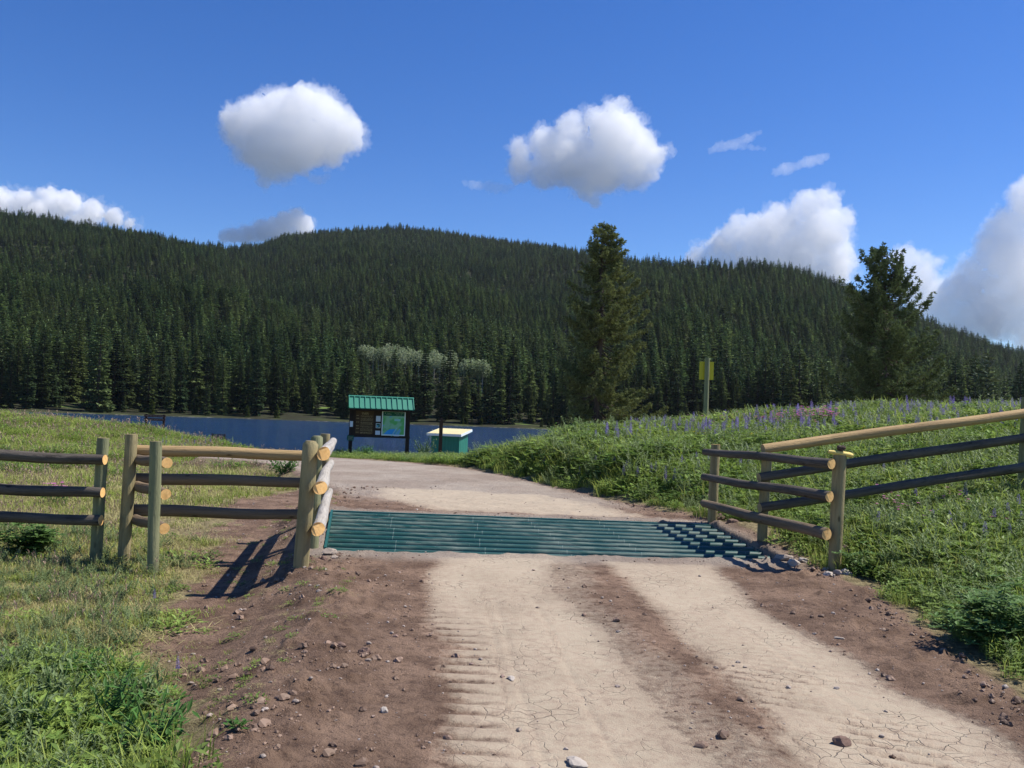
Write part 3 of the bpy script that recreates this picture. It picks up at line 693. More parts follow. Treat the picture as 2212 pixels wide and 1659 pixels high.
# split piece of wood and a clod on the right near post
sl = MB(); c0 = Vector(post_top) + Vector((0, 0, .012))
sl.tube([c0 + Vector((-.13, -.01, .022)), c0 + Vector((0, -.02, .006)), c0 + Vector((.10, -.03, -.008)), c0 + Vector((.135, -.03, -.012))], [.022, .030, .030, .02], 7, wob=.25, seed=3)
M_yel = simple('fresh_split_wood', (.72, .55, .16), .7, .2, 20)
props(sl.build('wood_splinter', M_yel), 'pale yellow split piece of wood lying on top of the near right fence post', 'wood piece')
M_clod = simple('dark_dirt', (.085, .058, .045), .95, .5, 30, bmp=.8)
def rock_mesh(seed, r, sq=(1, 1, .7), sub=3, rough=.28, name='rock', mat=None, link=True):
    import bmesh
    bm = bmesh.new(); bmesh.ops.create_icosphere(bm, subdivisions=sub, radius=1)
    rg = np.random.default_rng(seed); co = np.array([v.co[:] for v in bm.verts]); q = rg.normal(size=(9, 3)); q /= np.linalg.norm(q, axis=1)[:, None]
    s = np.ones(len(co))
    for n_ in q:
        dd = co @ n_; s = np.minimum(s, np.where(dd > .62, .62 / np.maximum(dd, .01) * 1.0 + (.05), 9))
    s = s * (1 + rough * .5 * fbm(co[:, 0] * 2 + seed, co[:, 1] * 2 + co[:, 2] * 1.7, seed % 97, 3))
    for v, k in zip(bm.verts, s): v.co = Vector((v.co.x * k * r * sq[0], v.co.y * k * r * sq[1], v.co.z * k * r * sq[2]))
    me = bpy.data.meshes.new(name); bm.to_mesh(me); bm.free(); me.materials.append(mat)
    o = bpy.data.objects.new(name, me)
    if link: COL.objects.link(o)
    return o
o = rock_mesh(5, .055, (1, 1, .7), 3, .9, 'dirt_clod', M_clod); o.location = c0 + Vector((.01, -.01, .06)); props(o, 'dark crumbly dirt clod sitting on top of the near right fence post', 'dirt clod')

# ---------------------------------------------------------------- cattle guard
m, t, out = newmat('green_painted_pipe'); tc = N(t, 'ShaderNodeNewGeometry'); P = tc.outputs['Position']
n1 = noise(t, mapping(t, P, (1.2, .5, 1)), 1.0, 3); n2 = noise(t, mapping(t, P, (3, 30, 30)), 1.0, 4, .6); n3 = noise(t, P, 60, 3)
g_ = mix(t, n2, (.006,.050,.042), (.012,.080,.066))
du = mth(t, 'MULTIPLY', ramp(t, n1, [(.42, (.12,.12,.12)), (.58, (1,1,1))]), ramp(t, n2, [(.42, (0,0,0)), (.62, (1,1,1))]))
c = mix(t, mth(t, 'MULTIPLY', du, .38), g_, (.26,.28,.23)); c = mix(t, ramp(t, n3, [(.66, (0,0,0)), (.72, (.7,.7,.7))]), c, (.35,.36,.30))
princ(t, out, c, mth(t, 'ADD', mth(t, 'MULTIPLY', du, .35), .38), .5, bump(t, n2, .05, .005)); M_pipe = m
M_frame = simple('green_painted_steel', (.010,.085,.07), .5, .3, 10, .5)
M_weld = simple('bare_scratched_steel', (.20, .26, .22), .5, .2, 20, .5)
gnl, gnr, gfr, gfl = [Vector(q) for q in GUARD]
cg = empty('cattle_guard', (gnl + gnr + gfr + gfl) / 4 - Vector((0, 0, .1)), 0, 'dark green steel cattle guard of parallel pipes across the dirt road', 'cattle guard'); cgo = cg.location.copy()
def loc(v): return Vector(v) - cgo
fr = MB()
def beam(a, b, w, h, mb, dz=0):
    d = (b - a).normalized(); s = Vector((-d.y, d.x, 0)) * w / 2; u = Vector((0, 0, h)); a = a + Vector((0,0,dz)); b = b + Vector((0,0,dz))
    mb.hexa([loc(q) for q in (a - s - u, b - s - u, b + s - u, a + s - u, a - s, b - s, b + s, a + s)])
beam(gnl, gnr, .07, .30, fr, .01); beam(gfl, gfr, .07, .3, fr, .01); beam(gnl.lerp(gfl, .02), gnl.lerp(gfl, .98), .03, .28, fr, .03); beam(gnr.lerp(gfr, .02), gnr.lerp(gfr, .98), .012, .28, fr, .015)
for f in (.18, .36, .54, .72, .88): beam(gnl.lerp(gnr, f) , gfl.lerp(gfr, f), .10, .12, fr, -.115)
fr.build('frame', M_frame, cg)
NP = 10
for i in range(NP):
    f = (i + .5) / NP; a = gnl.lerp(gfl, f); b = gnr.lerp(gfr, f); mb = MB()
    a = a + Vector((0, 0, -.035)); b = b + Vector((0, 0, -.035)); a = a.lerp(b, .004); b = a.lerp(b, .996)
    mb.tube([loc(a.lerp(b, k / 12)) for k in range(13)], (.048), 16, cap=(1, 1))
    pz = mb.build('pipe', M_pipe, cg)
    wl_ = MB()
    for ff in (.145 + .003 * (i % 3), .34 + .006 * (i % 2) + .018 * (i > 4), .53 - .02 * (i > 5), .70):
        q = a.lerp(b, ff); wl_.tube([loc(q - Vector((.003, 0, 0))), loc(q + Vector((.003, 0, 0)))], .0492, 16)
    w_ = wl_.build('weld', M_weld, pz)

# ---------------------------------------------------------------- notice board shelter
M_brown = simple('dark_brown_stained_wood', (.040, .022, .015), .75, .4, 4)
M_post_dk = simple('dark_stained_post', (.028, .017, .013), .8, .4, 4)
M_roofg = simple('green_metal_roofing', (.022,.20,.13), .55, .12, 2, .5)
M_plank = simple('brown_routed_board', (.075, .04, .018), .7, .3, 6)
M_let = simple('faded_yellow_lettering', (.62,.46,.22), .8, .1, 3)
M_paper = simple('white_notice_paper', (.62, .66, .74), .8, .05, 3)
M_frw = simple('pale_map_frame', (.80,.84,.84), .6, .05, 3)
M_hdr = simple('dark_green_map_header', (.006, .10, .06), .5, .1, 3)
M_txtw = simple('pale_map_lettering', (.45, .55, .48), .6, .05, 3)
M_signg = simple('dark_green_sign', (.008, .085, .065), .5, .1, 3)
m, t, out = newmat('printed_map'); tc = N(t, 'ShaderNodeTexCoord'); n1 = noise(t, tc.outputs['Object'], 2.2, 3); n2 = noise(t, tc.outputs['Object'], 9, 4)
c = mix(t, ramp(t, n1, [(.46, (0,0,0)), (.56, (1,1,1))]), (.07,.42,.07), (.26,.52,.32)); c = mix(t, mth(t, 'MULTIPLY', n2, .45), c, (.15,.45,.22)); princ(t, out, c, .35, .5); M_map = m
M_blue = simple('blue_map_lake', (.04,.34,.78), .4, .05, 3); M_lblue = simple('pale_blue_map_area', (.16, .45, .66), .4, .05, 3); M_cy = simple('pale_legend_and_glare', (.30, .60, .60), .4, .05, 3)
kd = 41.0; kb = at(756, 973, kd); kyaw = R(13)
kz = float(kb[2])
kiosk = empty('notice_board', (kb[0], kb[1], kz), kyaw, 'brown notice board shelter with a green metal roof and a map, beside the lake', 'notice board')
def panel(mb, x0, x1, z0, z1, y0, y1, mi=0): mb.box(((x0+x1)/2, (y0+y1)/2, (z0+z1)/2), (x1-x0, y1-y0, z1-z0), 0, mi)
KH = at(752, 856, kd)[2] - kz           # ridge height
W_ = 2.62                              # clear width between post centres
for x in (0, W_):
    mb = MB(); panel(mb, x - .085, x + .085, -.5, KH - .22, -.085, .085); mb.build('post', M_post_dk, kiosk)
mb = MB(); bt = KH - .60; bb = .68
panel(mb, .085, W_ - .085, bb, KH - .30, -.03, .03); bd = mb.build('backboard', M_brown, kiosk)
mb = MB(); panel(mb, -.12, W_ + .12, KH - .64, KH - .52, -.47, -.42); panel(mb, -.12, W_ + .12, bb - .05, bb + .03, -.06, .035)
for x in (-.02, W_ + .02):
    for sy in (-1, 1):
        mb.hexa([(x-.03, 0, KH-.20), (x+.03, 0, KH-.20), (x+.03, sy*.46, KH-.62), (x-.03, sy*.46, KH-.62), (x-.03, 0, KH-.09), (x+.03, 0, KH-.09), (x+.03, sy*.46, KH-.51), (x-.03, sy*.46, KH-.51)] if sy > 0 else
                [(x+.03, 0, KH-.20), (x-.03, 0, KH-.20), (x-.03, sy*.46, KH-.62), (x+.03, sy*.46, KH-.62), (x+.03, 0, KH-.09), (x-.03, 0, KH-.09), (x-.03, sy*.46, KH-.51), (x+.03, sy*.46, KH-.51)])
mb.build('roof_beam', M_post_dk, kiosk)
mb = MB(); RX0, RX1 = -.16, W_ + .22; EZ = KH - .52; EY = .54
for sy in (-1, 1):
    q = [(RX0, 0, KH-.03), (RX1, 0, KH-.03), (RX1, sy*EY, EZ-.03), (RX0, sy*EY, EZ-.03), (RX0, 0, KH), (RX1, 0, KH), (RX1, sy*EY, EZ), (RX0, sy*EY, EZ)]
    if sy > 0: q = [q[i] for i in (1,0,3,2,5,4,7,6)]
    mb.hexa(q)
    nr_ = 13
    for i in range(nr_):
        x = RX0 + .02 + (RX1 - RX0 - .04) * i / (nr_ - 1)
        a = [(x-.016, sy*.02, KH-.005), (x+.016, sy*.02, KH-.005), (x+.016, sy*(EY+.004), EZ-.01), (x-.016, sy*(EY+.004), EZ-.01)]; b = [(p_[0], p_[1]+sy*.028, p_[2]+.034) for p_ in a]
        q = a + b
        if sy > 0: q = [q[j] for j in (1,0,3,2,5,4,7,6)]
        mb.hexa(q)
rf = mb.build('roof', M_roofg, kiosk)
mb = MB(); mb.tube([(RX0-.01, 0, KH+.005), (RX1+.01, 0, KH+.005)], .055, 8); mb.build('ridge_cap', M_roofg, rf)
# routed text board: short strokes grouped in words, too small to read in the photograph
mb = MB(); panel(mb, .20, 1.02, bb + .10, KH - .62, -.055, -.031, 0); tp_ = mb.build('text_panel', M_plank, kiosk)
mb = MB(); rgk = random.Random(4); zz = KH - .74
def words_line(mb, x0, x1, z, h, y=-.0605, skip=.2):
    x = x0
    while x < x1 - .02:
        w = rgk.uniform(.03, .09); w = min(w, x1 - x); k = x
        while k < x + w - .008: mb.box((k + .004, y, z), (.006, .004, h * rgk.uniform(.6, 1))); k += .012
        x += w + .018
words_line(mb, .46, .80, zz, .035); words_line(mb, .48, .78, zz - .05, .035); zz -= .13
for i, nl in enumerate([2, 3, 3, 2, 3, 2]):
    words_line(mb, .23, .36, zz, .036)
    for j in range(nl): words_line(mb, .43, .98, zz - .005 - j * .047, .02)
    zz -= nl * .047 + .032
words_line(mb, .42, .76, bb + .17, .034)
mb.build('lettering', M_let, tp_)
mb = MB(); 
for x0, x1, z0, z1 in [(1.13,1.34,KH-1.12,KH-.86),(1.12,1.34,bb+.08,bb+.27)]: panel(mb, x0, x1, z0, z1, -.04, -.031); q_ = mb.build('notice_paper', M_paper, kiosk); mb = MB()
panel(mb, -.06, .08, KH-1.40, KH-1.14, -.094, -.086); mb.build('notice_paper', M_paper, kiosk)
mb = MB(); panel(mb, 1.135, 1.34, KH-1.42, KH-1.20, -.042, -.031); ph_ = mb.build('small_poster', M_frw, kiosk); mb = MB(); panel(mb, 1.155, 1.32, KH-1.40, KH-1.22, -.047, -.0425); mb.build('print', M_signg, ph_)
mb = MB(); panel(mb, 1.17, 1.25, KH-1.37, KH-1.30, -.050, -.0475); mb.build('pale_patch', M_lblue, ph_)
mx0, mx1, mz0, mz1 = 1.40, 2.49, bb + .06, KH - .60
mb = MB()
panel(mb, mx0, mx1, mz0, mz0+.05, -.07, -.031); panel(mb, mx0, mx1, mz1-.05, mz1, -.07, -.031); panel(mb, mx0, mx0+.045, mz0+.05, mz1-.05, -.07, -.031); panel(mb, mx1-.045, mx1, mz0+.05, mz1-.05, -.07, -.031)
mf = mb.build('map_frame', M_frw, kiosk)
mb = MB(); panel(mb, mx0+.045, mx1-.045, mz0+.05, mz1-.05, -.045, -.032); mp_ = mb.build('map_sheet', M_map, kiosk)
mb = MB(); panel(mb, mx0+.045, mx1-.045, mz1-.24, mz1-.05, -.050, -.0455); mb.build('map_header', M_hdr, mp_)
mb = MB(); words_line(mb, mx0+.24, mx0+.44, mz1-.12, .03, -.052); words_line(mb, mx0+.20, mx0+.44, mz1-.17, .02, -.052); words_line(mb, mx0+.58, mx1-.1, mz1-.11, .03, -.052); words_line(mb, mx0+.66, mx1-.15, mz1-.175, .026, -.052)
panel(mb, mx0+.045, mx1-.045, mz1-.252, mz1-.242, -.050, -.0455); panel(mb, mx0+.13, mx0+.16, mz1-.13, mz1-.10, -.053, -.0505); mb.build('map_lettering', M_txtw, mp_)
mb = MB(); z0 = mz0 + .055; y = -.0475
def poly(mb, pts, y, th=.002): 
    n = len(pts); mb.add([(a, y, b) for a, b in pts] + [(a, y + th, b) for a, b in pts], [tuple(range(n)), tuple(range(2*n-1, n-1, -1))] + [(i, n+i, n+(i+1) % n, (i+1) % n) for i in range(n)])
poly(mb, [(mx0+.10, z0), (mx0+.60, z0), (mx0+.72, z0+.22), (mx0+.62, z0+.26), (mx0+.38, z0+.24), (mx0+.26, z0+.17)], y); mb.build('map_lake', M_blue, mp_); mb = MB(); poly(mb, [(mx0+.34, mz1-.32), (mx0+.38, mz1-.256), (mx0+.48, mz1-.256)], y); mb.build('map_inlet', M_blue, mp_); mb = MB(); poly(mb, [(mx0+.05, mz0+.42), (mx0+.13, mz0+.47), (mx0+.05, mz0+.47)], y)
mb.build('map_pond', M_blue, mp_)
mb = MB(); poly(mb, [(mx0+.60, z0), (mx0+.82, z0), (mx0+.87, z0+.14), (mx0+.86, z0+.30)], y - .002); mb.build('map_shallows', M_lblue, mp_)
mb = MB(); poly(mb, [(mx0+.44, mz0-.03), (mx0+.48, mz0-.03), (mx0+.74, z0+.32), (mx0+.68, z0+.32)], -.074); mb.build('glare_strip', M_cy, mf)  # pale slanting strip stands in for glare reflected across the map
mb = MB(); panel(mb, mx0+.58, mx0+.86, mz1-.47, mz1-.37, -.049, -.0465); mb.build('map_legend', M_cy, mp_)
mb = MB(); panel(mb, mx0+.58, mx0+.82, mz0-.02, mz0+.03, -.078, -.071); mb.build('paper_strip', M_paper, mf)
mb = MB(); panel(mb, -.17, .15, bb - .22, bb + .01, -.115, -.088); gs = mb.build('green_sign', M_signg, kiosk)
mb = MB(); words_line(mb, -.12, .10, bb - .06, .03, -.117); words_line(mb, -.12, .08, bb - .12, .03, -.117); words_line(mb, -.12, .10, bb - .17, .02, -.117); mb.build('sign_lettering', M_let, gs)

# ---------------------------------------------------------------- green shed with a cream roof
M_cream = simple('cream_metal_roofing', (.62, .54, .30), .5, .08, 2, .4); M_white = simple('white_fascia', (.62, .70, .76), .6, .05, 3)
m, t, out = newmat('green_board_siding'); tc = N(t, 'ShaderNodeTexCoord'); wv = noise(t, mapping(t, tc.outputs['Object'], (9, 9, .6)), 1.0, 3)
princ(t, out, mix(t, wv, (.008, .10, .075), (.03, .23, .18)), .6, .3); M_shed = m
sd0 = at(931, 975, 52.0); szg = gz(sd0[0], sd0[1]) - .3
sh = empty('shed', (sd0[0], sd0[1], szg), R(-15), 'small green shed with a cream slanting roof and white fascia at the lake edge', 'shed')
fl = at(925.4, 935.5, 51.7)[2] - szg; bl_ = at(946, 924.5, 53.9)[2] - szg
WS, DS = 1.72, 1.62
mb = MB(); panel(mb, 0, WS, -.3, fl - .05, 0, .06); mb.build('front_wall', M_shed, sh)
mb = MB()
for i in range(9): panel(mb, WS - .06, WS + (.004 if i % 2 else 0), -.3, fl - .04 + (bl_ - fl) * (i + .3) / 9, .06 + (DS - .06) * i / 9, .06 + (DS - .06) * (i + 1) / 9 - .006)
panel(mb, 0, .06, -.3, fl - .02, .06, DS); panel(mb, .06, WS - .06, -.3, bl_ - .1, DS - .06, DS); mb.build('side_wall', M_shed, sh)
mb = MB(); x0, x1, y0, y1 = -.18, WS + .16, -.24, DS + .22
mb.hexa([(x0, y0, fl-.03), (x1, y0, fl-.03), (x1, y1, bl_-.03), (x0, y1, bl_-.03), (x0, y0, fl), (x1, y0, fl), (x1, y1, bl_), (x0, y1, bl_)])
for i in range(22):
    x = x0 + .04 + (x1 - x0 - .08) * i / 21; mb.hexa([(x-.014, y0-.01, fl+.001), (x+.014, y0-.01, fl+.001), (x+.014, y1, bl_+.001), (x-.014, y1, bl_+.001), (x-.008, y0-.01, fl+.018), (x+.008, y0-.01, fl+.018), (x+.008, y1, bl_+.018), (x-.008, y1, bl_+.018)])
rf = mb.build('roof', M_cream, sh)
mb = MB(); panel(mb, x0, x1, fl - .14, fl - .004, y0 - .03, y0 - .002)
mb.hexa([(x1+.002, y0-.03, fl-.14), (x1+.03, y0-.03, fl-.14), (x1+.03, y1, bl_-.14), (x1+.002, y1, bl_-.14), (x1+.002, y0-.03, fl-.004), (x1+.03, y0-.03, fl-.004), (x1+.03, y1, bl_-.004), (x1+.002, y1, bl_-.004)])
mb.hexa([(x0-.03, y0-.03, fl-.14), (x0-.002, y0-.03, fl-.14), (x0-.002, y1, bl_-.14), (x0-.03, y1, bl_-.14), (x0-.03, y0-.03, fl-.004), (x0-.002, y0-.03, fl-.004), (x0-.002, y1, bl_-.004), (x0-.03, y1, bl_-.004)])
mb.build('fascia', M_white, rf)
# dark post in front of it
pb = at(951, 968, 47.5); mb = MB(); zt = at(953, 905, 47.5)[2]; zb = gz(pb[0], pb[1])
mb.box((0, 0, (zt - zb) / 2 - .2), (.16, .16, zt - zb + .4), R(20)); mb.box((0, 0, zt - zb + .012), (.13, .13, .024), R(20)); o = mb.build('wooden_post', M_post_dk); o.location = (pb[0], pb[1], zb); props(o, 'bare dark square post standing just in front of the cream-roofed shed', 'post')

# two-plank sign on the left shore
sp0 = at(315, 932, 56.); sz = gz(sp0[0], sp0[1]); k56 = 56. / F_PX; sw = 37 * k56; sg = empty('plank_sign', (sp0[0], sp0[1], sz), R(3), 'dark two-plank wooden sign on two posts by the water at the left', 'sign')
stz = at(316, 895, 56.)[2] - sz
M_sign_old = simple('old_dark_signwood', (.045, .03, .028), .85, .4, 5)
for x in (0, sw): mb = MB(); panel(mb, x - .06, x + .06, -.4, stz + .02, -.05, .05); mb.build('post', M_post_dk, sg)
for z0, z1 in ((stz - .16, stz - .01), (stz - .38, stz - .23)):
    mb = MB(); panel(mb, -.12, sw + .12, z0, z1, -.09, -.052); b_ = mb.build('plank', M_sign_old, sg)
    mb = MB(); x = .0
    while x < sw:
        w = rgk.uniform(.08, .2); k = x
        while k < min(x + w, sw): mb.box((k, -.0925, (z0+z1)/2), (.018, .004, .06 * rgk.uniform(.7, 1))); k += .032
        x += w + .05
    mb.build('lettering', simple('weathered_white_lettering', (.22, .19, .18), .8, .1, 3), b_)
# bench
bz = at(457, 936, 78.)[2]; b0 = at(457, 946, 78.); b1 = at(487, 946, 78.); bw = b1[0] - b0[0]; bgz = gz(b0[0], b0[1]); 
bench = empty('bench', (b0[0], b0[1], min(bgz, bz - .8)), 0, 'dark slatted wooden bench facing the lake, seen from behind above the grass', 'bench'); bh = bz - bench.location.z
for x in (0.05, bw - .05): mb = MB(); panel(mb, x - .04, x + .04, -.3, bh, -.04, .04); panel(mb, x - .035, x + .035, -.3, bh - .45, .38, .45); mb.build('leg', M_post_dk, bench)
mb = MB()
for i in range(4): panel(mb, 0, bw, bh - .13 - i * .12, bh - .05 - i * .12, -.065, -.042)
mb.build('backrest', M_sign_old, bench); mb = MB()
for i in range(3): panel(mb, 0, bw, bh - .47, bh - .43, .03 + i * .15, .16 + i * .15)
mb.build('seat', M_sign_old, bench)
# yellow sign seen from behind
ys0 = at(1524, 908, 28.8); yz = gz(ys0[0], ys0[1]); ysn = empty('yellow_sign', (ys0[0], ys0[1], yz), 0, 'blank back of a yellow sign on a round wooden post above the flowery bank', 'sign')
yt = Vector(at(1528, 773, 28.8)) - Vector((ys0[0], ys0[1], yz)); log('post', (0, 0, -.4), yt, .085, .078, M_post_green, ysn, M_cut_dull, 77, .004, 0, 8)
q0 = Vector(at(1511, 781, 28.93)) - ysn.location; q1 = Vector(at(1540.5, 821, 28.93)) - ysn.location
mb = MB(); panel(mb, q0.x, q1.x, q1.z, q0.z, .095, .115); mb.build('sign_plate', simple('yellow_painted_plate', (.55, .47, .02), .5, .1, 3, .4), ysn)

# ---------------------------------------------------------------- clouds: closed billowing bodies of even, bright vapour, far behind the hills
m, t, out = newmat('cloud_vapour'); vs_ = N(t, 'ShaderNodeVolumeScatter'); vs_.inputs['Color'].default_value = (1, 1, 1, 1); vs_.inputs['Density'].default_value = .0091; vs_.inputs['Anisotropy'].default_value = 0
t.links.new(vs_.outputs[0], out.inputs['Volume']); M_cloud = m
m, t, out = newmat('thin_cloud_vapour'); vs_ = N(t, 'ShaderNodeVolumeScatter'); vs_.inputs['Color'].default_value = (1, 1, 1, 1); vs_.inputs['Density'].default_value = .0091; vs_.inputs['Anisotropy'].default_value = .25
t.links.new(vs_.outputs[0], out.inputs['Volume']); M_wisp = m; [setattr(q.inputs['Density'], 'default_value', .0045) for q in m.node_tree.nodes if q.type == 'VOLUME_SCATTER']
M_small = m.copy(); M_small.name = 'small_cloud_vapour'; [setattr(q.inputs['Density'], 'default_value', .022) for q in M_small.node_tree.nodes if q.type == 'VOLUME_SCATTER']
M_fringe = m.copy(); M_fringe.name = 'ragged_vapour'; [setattr(q.inputs['Density'], 'default_value', .0035) for q in M_fringe.node_tree.nodes if q.type == 'VOLUME_SCATTER']
M_cloud6 = M_cloud.copy(); M_cloud6.name = 'cloud_bank_vapour'; [setattr(q.inputs['Density'], 'default_value', .005) for q in M_cloud6.node_tree.nodes if q.type == 'VOLUME_SCATTER']
def cloud(blobs, D, mat, seed, label, flat=1., vox=10., st=(30, 12), par=None):
    rg_ = random.Random(seed); k = D / F_PX; mb = MB(); cx = sum(b[0] for b in blobs) / len(blobs); cyy = sum(b[1] for b in blobs) / len(blobs)
    c0 = at(cx, cyy, D)
    for x, y, r in blobs:
        p = at(x, y, D) - c0; r = r * k * 1.12; p[1] += rg_.uniform(-.4, .4) * r
        for s_ in range(1):
            n, mm = 14, 9; vv = []; ff = []
            for i in range(1, mm):
                for j in range(n):
                    th = math.pi * i / mm; ph = 6.2832 * j / n; vv.append((p[0] + r*math.sin(th)*math.cos(ph), p[1] + r*math.sin(th)*math.sin(ph)*.9, p[2] + r*flat*math.cos(th)))
            for i in range(mm - 2):
                for j in range(n): a = i*n + j; b = i*n + (j+1) % n; ff.append((a, a+n, b+n, b))
            vv.append((p[0], p[1], p[2] + r*flat)); vv.append((p[0], p[1], p[2] - r*flat)); T = len(vv) - 2
            for j in range(n): ff.append((T, j, (j+1) % n)); ff.append((T+1, (mm-2)*n + (j+1) % n, (mm-2)*n + j))
            mb.add(vv, ff)
    o = mb.build('cloud', mat); o.location = c0
    md = o.modifiers.new('r', 'REMESH'); md.mode = 'VOXEL'; md.voxel_size = vox
    tx = []
    for sz_, s_ in ((75, st[0]), (26, st[1]), (10, st[1] * .5)):
        tx_ = bpy.data.textures.new('billow', 'CLOUDS'); tx_.noise_scale = sz_ * (vox / 11); tx_.noise_depth = 2; tx_.noise_basis = 'BLENDER_ORIGINAL'; tx.append(tx_)
        dm_ = o.modifiers.new('d', 'DISPLACE'); dm_.texture = tx_; dm_.strength = s_ * 2.6; dm_.mid_level = .5; dm_.texture_coords = 'GLOBAL'
    dg = bpy.context.evaluated_depsgraph_get(); me = bpy.data.meshes.new_from_object(o.evaluated_get(dg)); o.modifiers.clear(); old = o.data; o.data = me; bpy.data.meshes.remove(old)
    for tx_ in tx: bpy.data.textures.remove(tx_)
    props(o, label, 'cloud', 'clouds in the blue sky'); o.parent = par
    if par is None and mat in (M_cloud, M_cloud6, M_small): cloud([(x, y, r * 1.04 + 3) for x, y, r in blobs], D, M_fringe, seed + 50, None, flat, vox * .9, (st[0] * 1.5, st[1] * 2.2), o)
    if par is not None: o.name = 'ragged_fringe'; del o['category']; del o['group']; o.location = (c0 - par['c0']) if False else Vector(c0) - par.location
    return o
CD = 4500
cloud([(520,275,40),(560,255,46),(600,250,48),(650,240,48),(690,245,46),(735,285,46),(705,310,42),(640,300,62),(580,320,50),(590,365,32),(573,392,16),(672,196,13),(545,320,36),(615,350,36),(764,295,26),(610,208,12)], CD, M_cloud, 1,
      'large white cumulus cloud, upper left, with a ragged tail hanging below')
cloud([(664,380,9),(674,384,11),(685,388,12),(696,387,11),(705,382,8)], CD, M_wisp, 11, 'small loose scrap of cloud just below the large upper left cloud', vox=6, st=(9, 9), flat=.85)
cloud([(1125,318,22),(1125,360,27),(1180,312,34),(1232,282,32),(1292,262,32),(1325,243,26),(1345,228,12),(1330,300,54),(1380,320,40),(1408,340,26),(1430,325,12),(1370,375,32),(1300,362,52),(1232,348,52),(1175,368,32),(1262,400,26),(1282,432,14),(1398,375,22)], CD, M_cloud, 2,
      'bright white cumulus cloud near the top centre with a peak on its right')
cloud([(1005,397,8),(1020,399,11),(1038,401,12),(1055,404,13),(1072,407,14),(1090,406,12),(1103,403,9)], CD, M_wisp, 12, 'faint wisp of cloud left of the top centre cumulus', vox=6, st=(9, 9), flat=.85)
cloud([(1538,324,9),(1550,319,11),(1562,315,12),(1576,313,12),(1590,311,12),(1602,307,11),(1612,301,10),(1622,296,9),(1631,291,8),(1641,286,6),(1608,318,8),(1622,319,8),(1636,319,7),(1650,321,6)], CD, M_wisp, 3, 'small forked wisp of cloud above the right ridge', vox=6, st=(9, 9), flat=.85)
cloud([(1675,373,9),(1688,368,13),(1703,364,14),(1718,360,11),(1731,354,11),(1744,349,13),(1757,347,14),(1770,344,13),(1783,339,10)], CD, M_wisp, 4, 'small elongated wisp of cloud lower and right of the forked wisp', vox=6, st=(9, 9), flat=.85)
cloud([(1598,484,20),(1578,512,30),(1640,512,44),(1690,490,44),(1750,452,36),(1788,436,28),(1825,470,18),(1775,510,52),(1720,550,55),(1818,553,32),(1640,560,46),(1555,545,30),(1505,556,22),(1790,590,42),(1700,600,50),(1600,590,40)], CD, M_cloud, 5,
      'tall white cumulus cloud rising behind the right ridge')
cloud([(1962,560,30),(1992,575,26),(2025,566,14),(1980,620,44),(2060,645,44),(2115,605,46),(2165,545,54),(2190,490,44),(2230,430,46),(2150,500,26),(2110,690,50),(2180,665,62),(2230,580,74),(2235,710,50),(2010,660,40),(2225,640,50),(2050,710,45)], CD, M_cloud6, 6,
      'very large billowing cloud bank at the right edge behind the dark pine')
cloud([(10,428,20),(55,436,24),(105,424,22),(150,440,26),(200,458,24),(248,472,18),(285,482,12),(-30,440,30),(100,470,34),(180,485,26),(20,460,30)], CD, M_small, 7, 'low white cloud peeking over the left hill')
cloud([(646,462,12),(636,470,18),(618,482,22),(596,492,22),(572,500,22),(548,505,18),(525,507,17),(505,509,15),(485,511,12),(655,488,22),(610,510,26)], CD, M_small, 8, 'low white cloud in the saddle between the left and middle hills', vox=7, st=(12, 6))

# ---------------------------------------------------------------- ground cover
M_grass = foliage('meadow_grass_blades', [(.15,.22,.035),(.23,.30,.055),(.31,.37,.085),(.36,.36,.12)], .4, .7, .35)
M_herb = foliage('meadow_herb_leaves', [(.10,.18,.035),(.175,.26,.055),(.26,.345,.08)], .35, .6, .5, .2, vary=.55)
M_sage = foliage('grey_green_feathery_leaves', [(.20,.25,.11),(.15,.21,.085)], .3, .6, .5)
M_straw = foliage('dry_straw_blades', [(.38,.35,.14),(.46,.41,.19),(.33,.31,.12)], .3, .6, .6)
M_purple = foliage('purple_flower_petals', [(.20,.16,.42),(.30,.24,.52)], .3, .6)
M_pink = foliage('pink_flower_petals', [(.55,.16,.42),(.66,.26,.50)], .3, .5)
M_yellow = foliage('yellow_flower_petals', [(.75,.60,.04),(.62,.60,.15)], .3, .4)
M_whitef = foliage('white_flower_petals', [(.62,.64,.50)], .3, .4)
M_brownseed = foliage('reddish_grass_seed_heads', [(.28,.20,.14),(.36,.26,.20)], .3, .5)
def blade(mb, rg_, b, a, h, w, bendk, mi=0):
    d = Vector((math.cos(a), math.sin(a), 0)); s = Vector((-d.y, d.x, 0)); p0 = Vector(b); p1 = p0 + Vector((0, 0, h*.55)) + d*h*bendk*.3; p2 = p0 + Vector((0, 0, h*(1-bendk*.35))) + d*h*bendk
    mb.add([p0 - s*w/2, p0 + s*w/2, p1 + s*w*.4, p1 - s*w*.4, p2], [(0,1,2,3),(3,2,4)], mi)
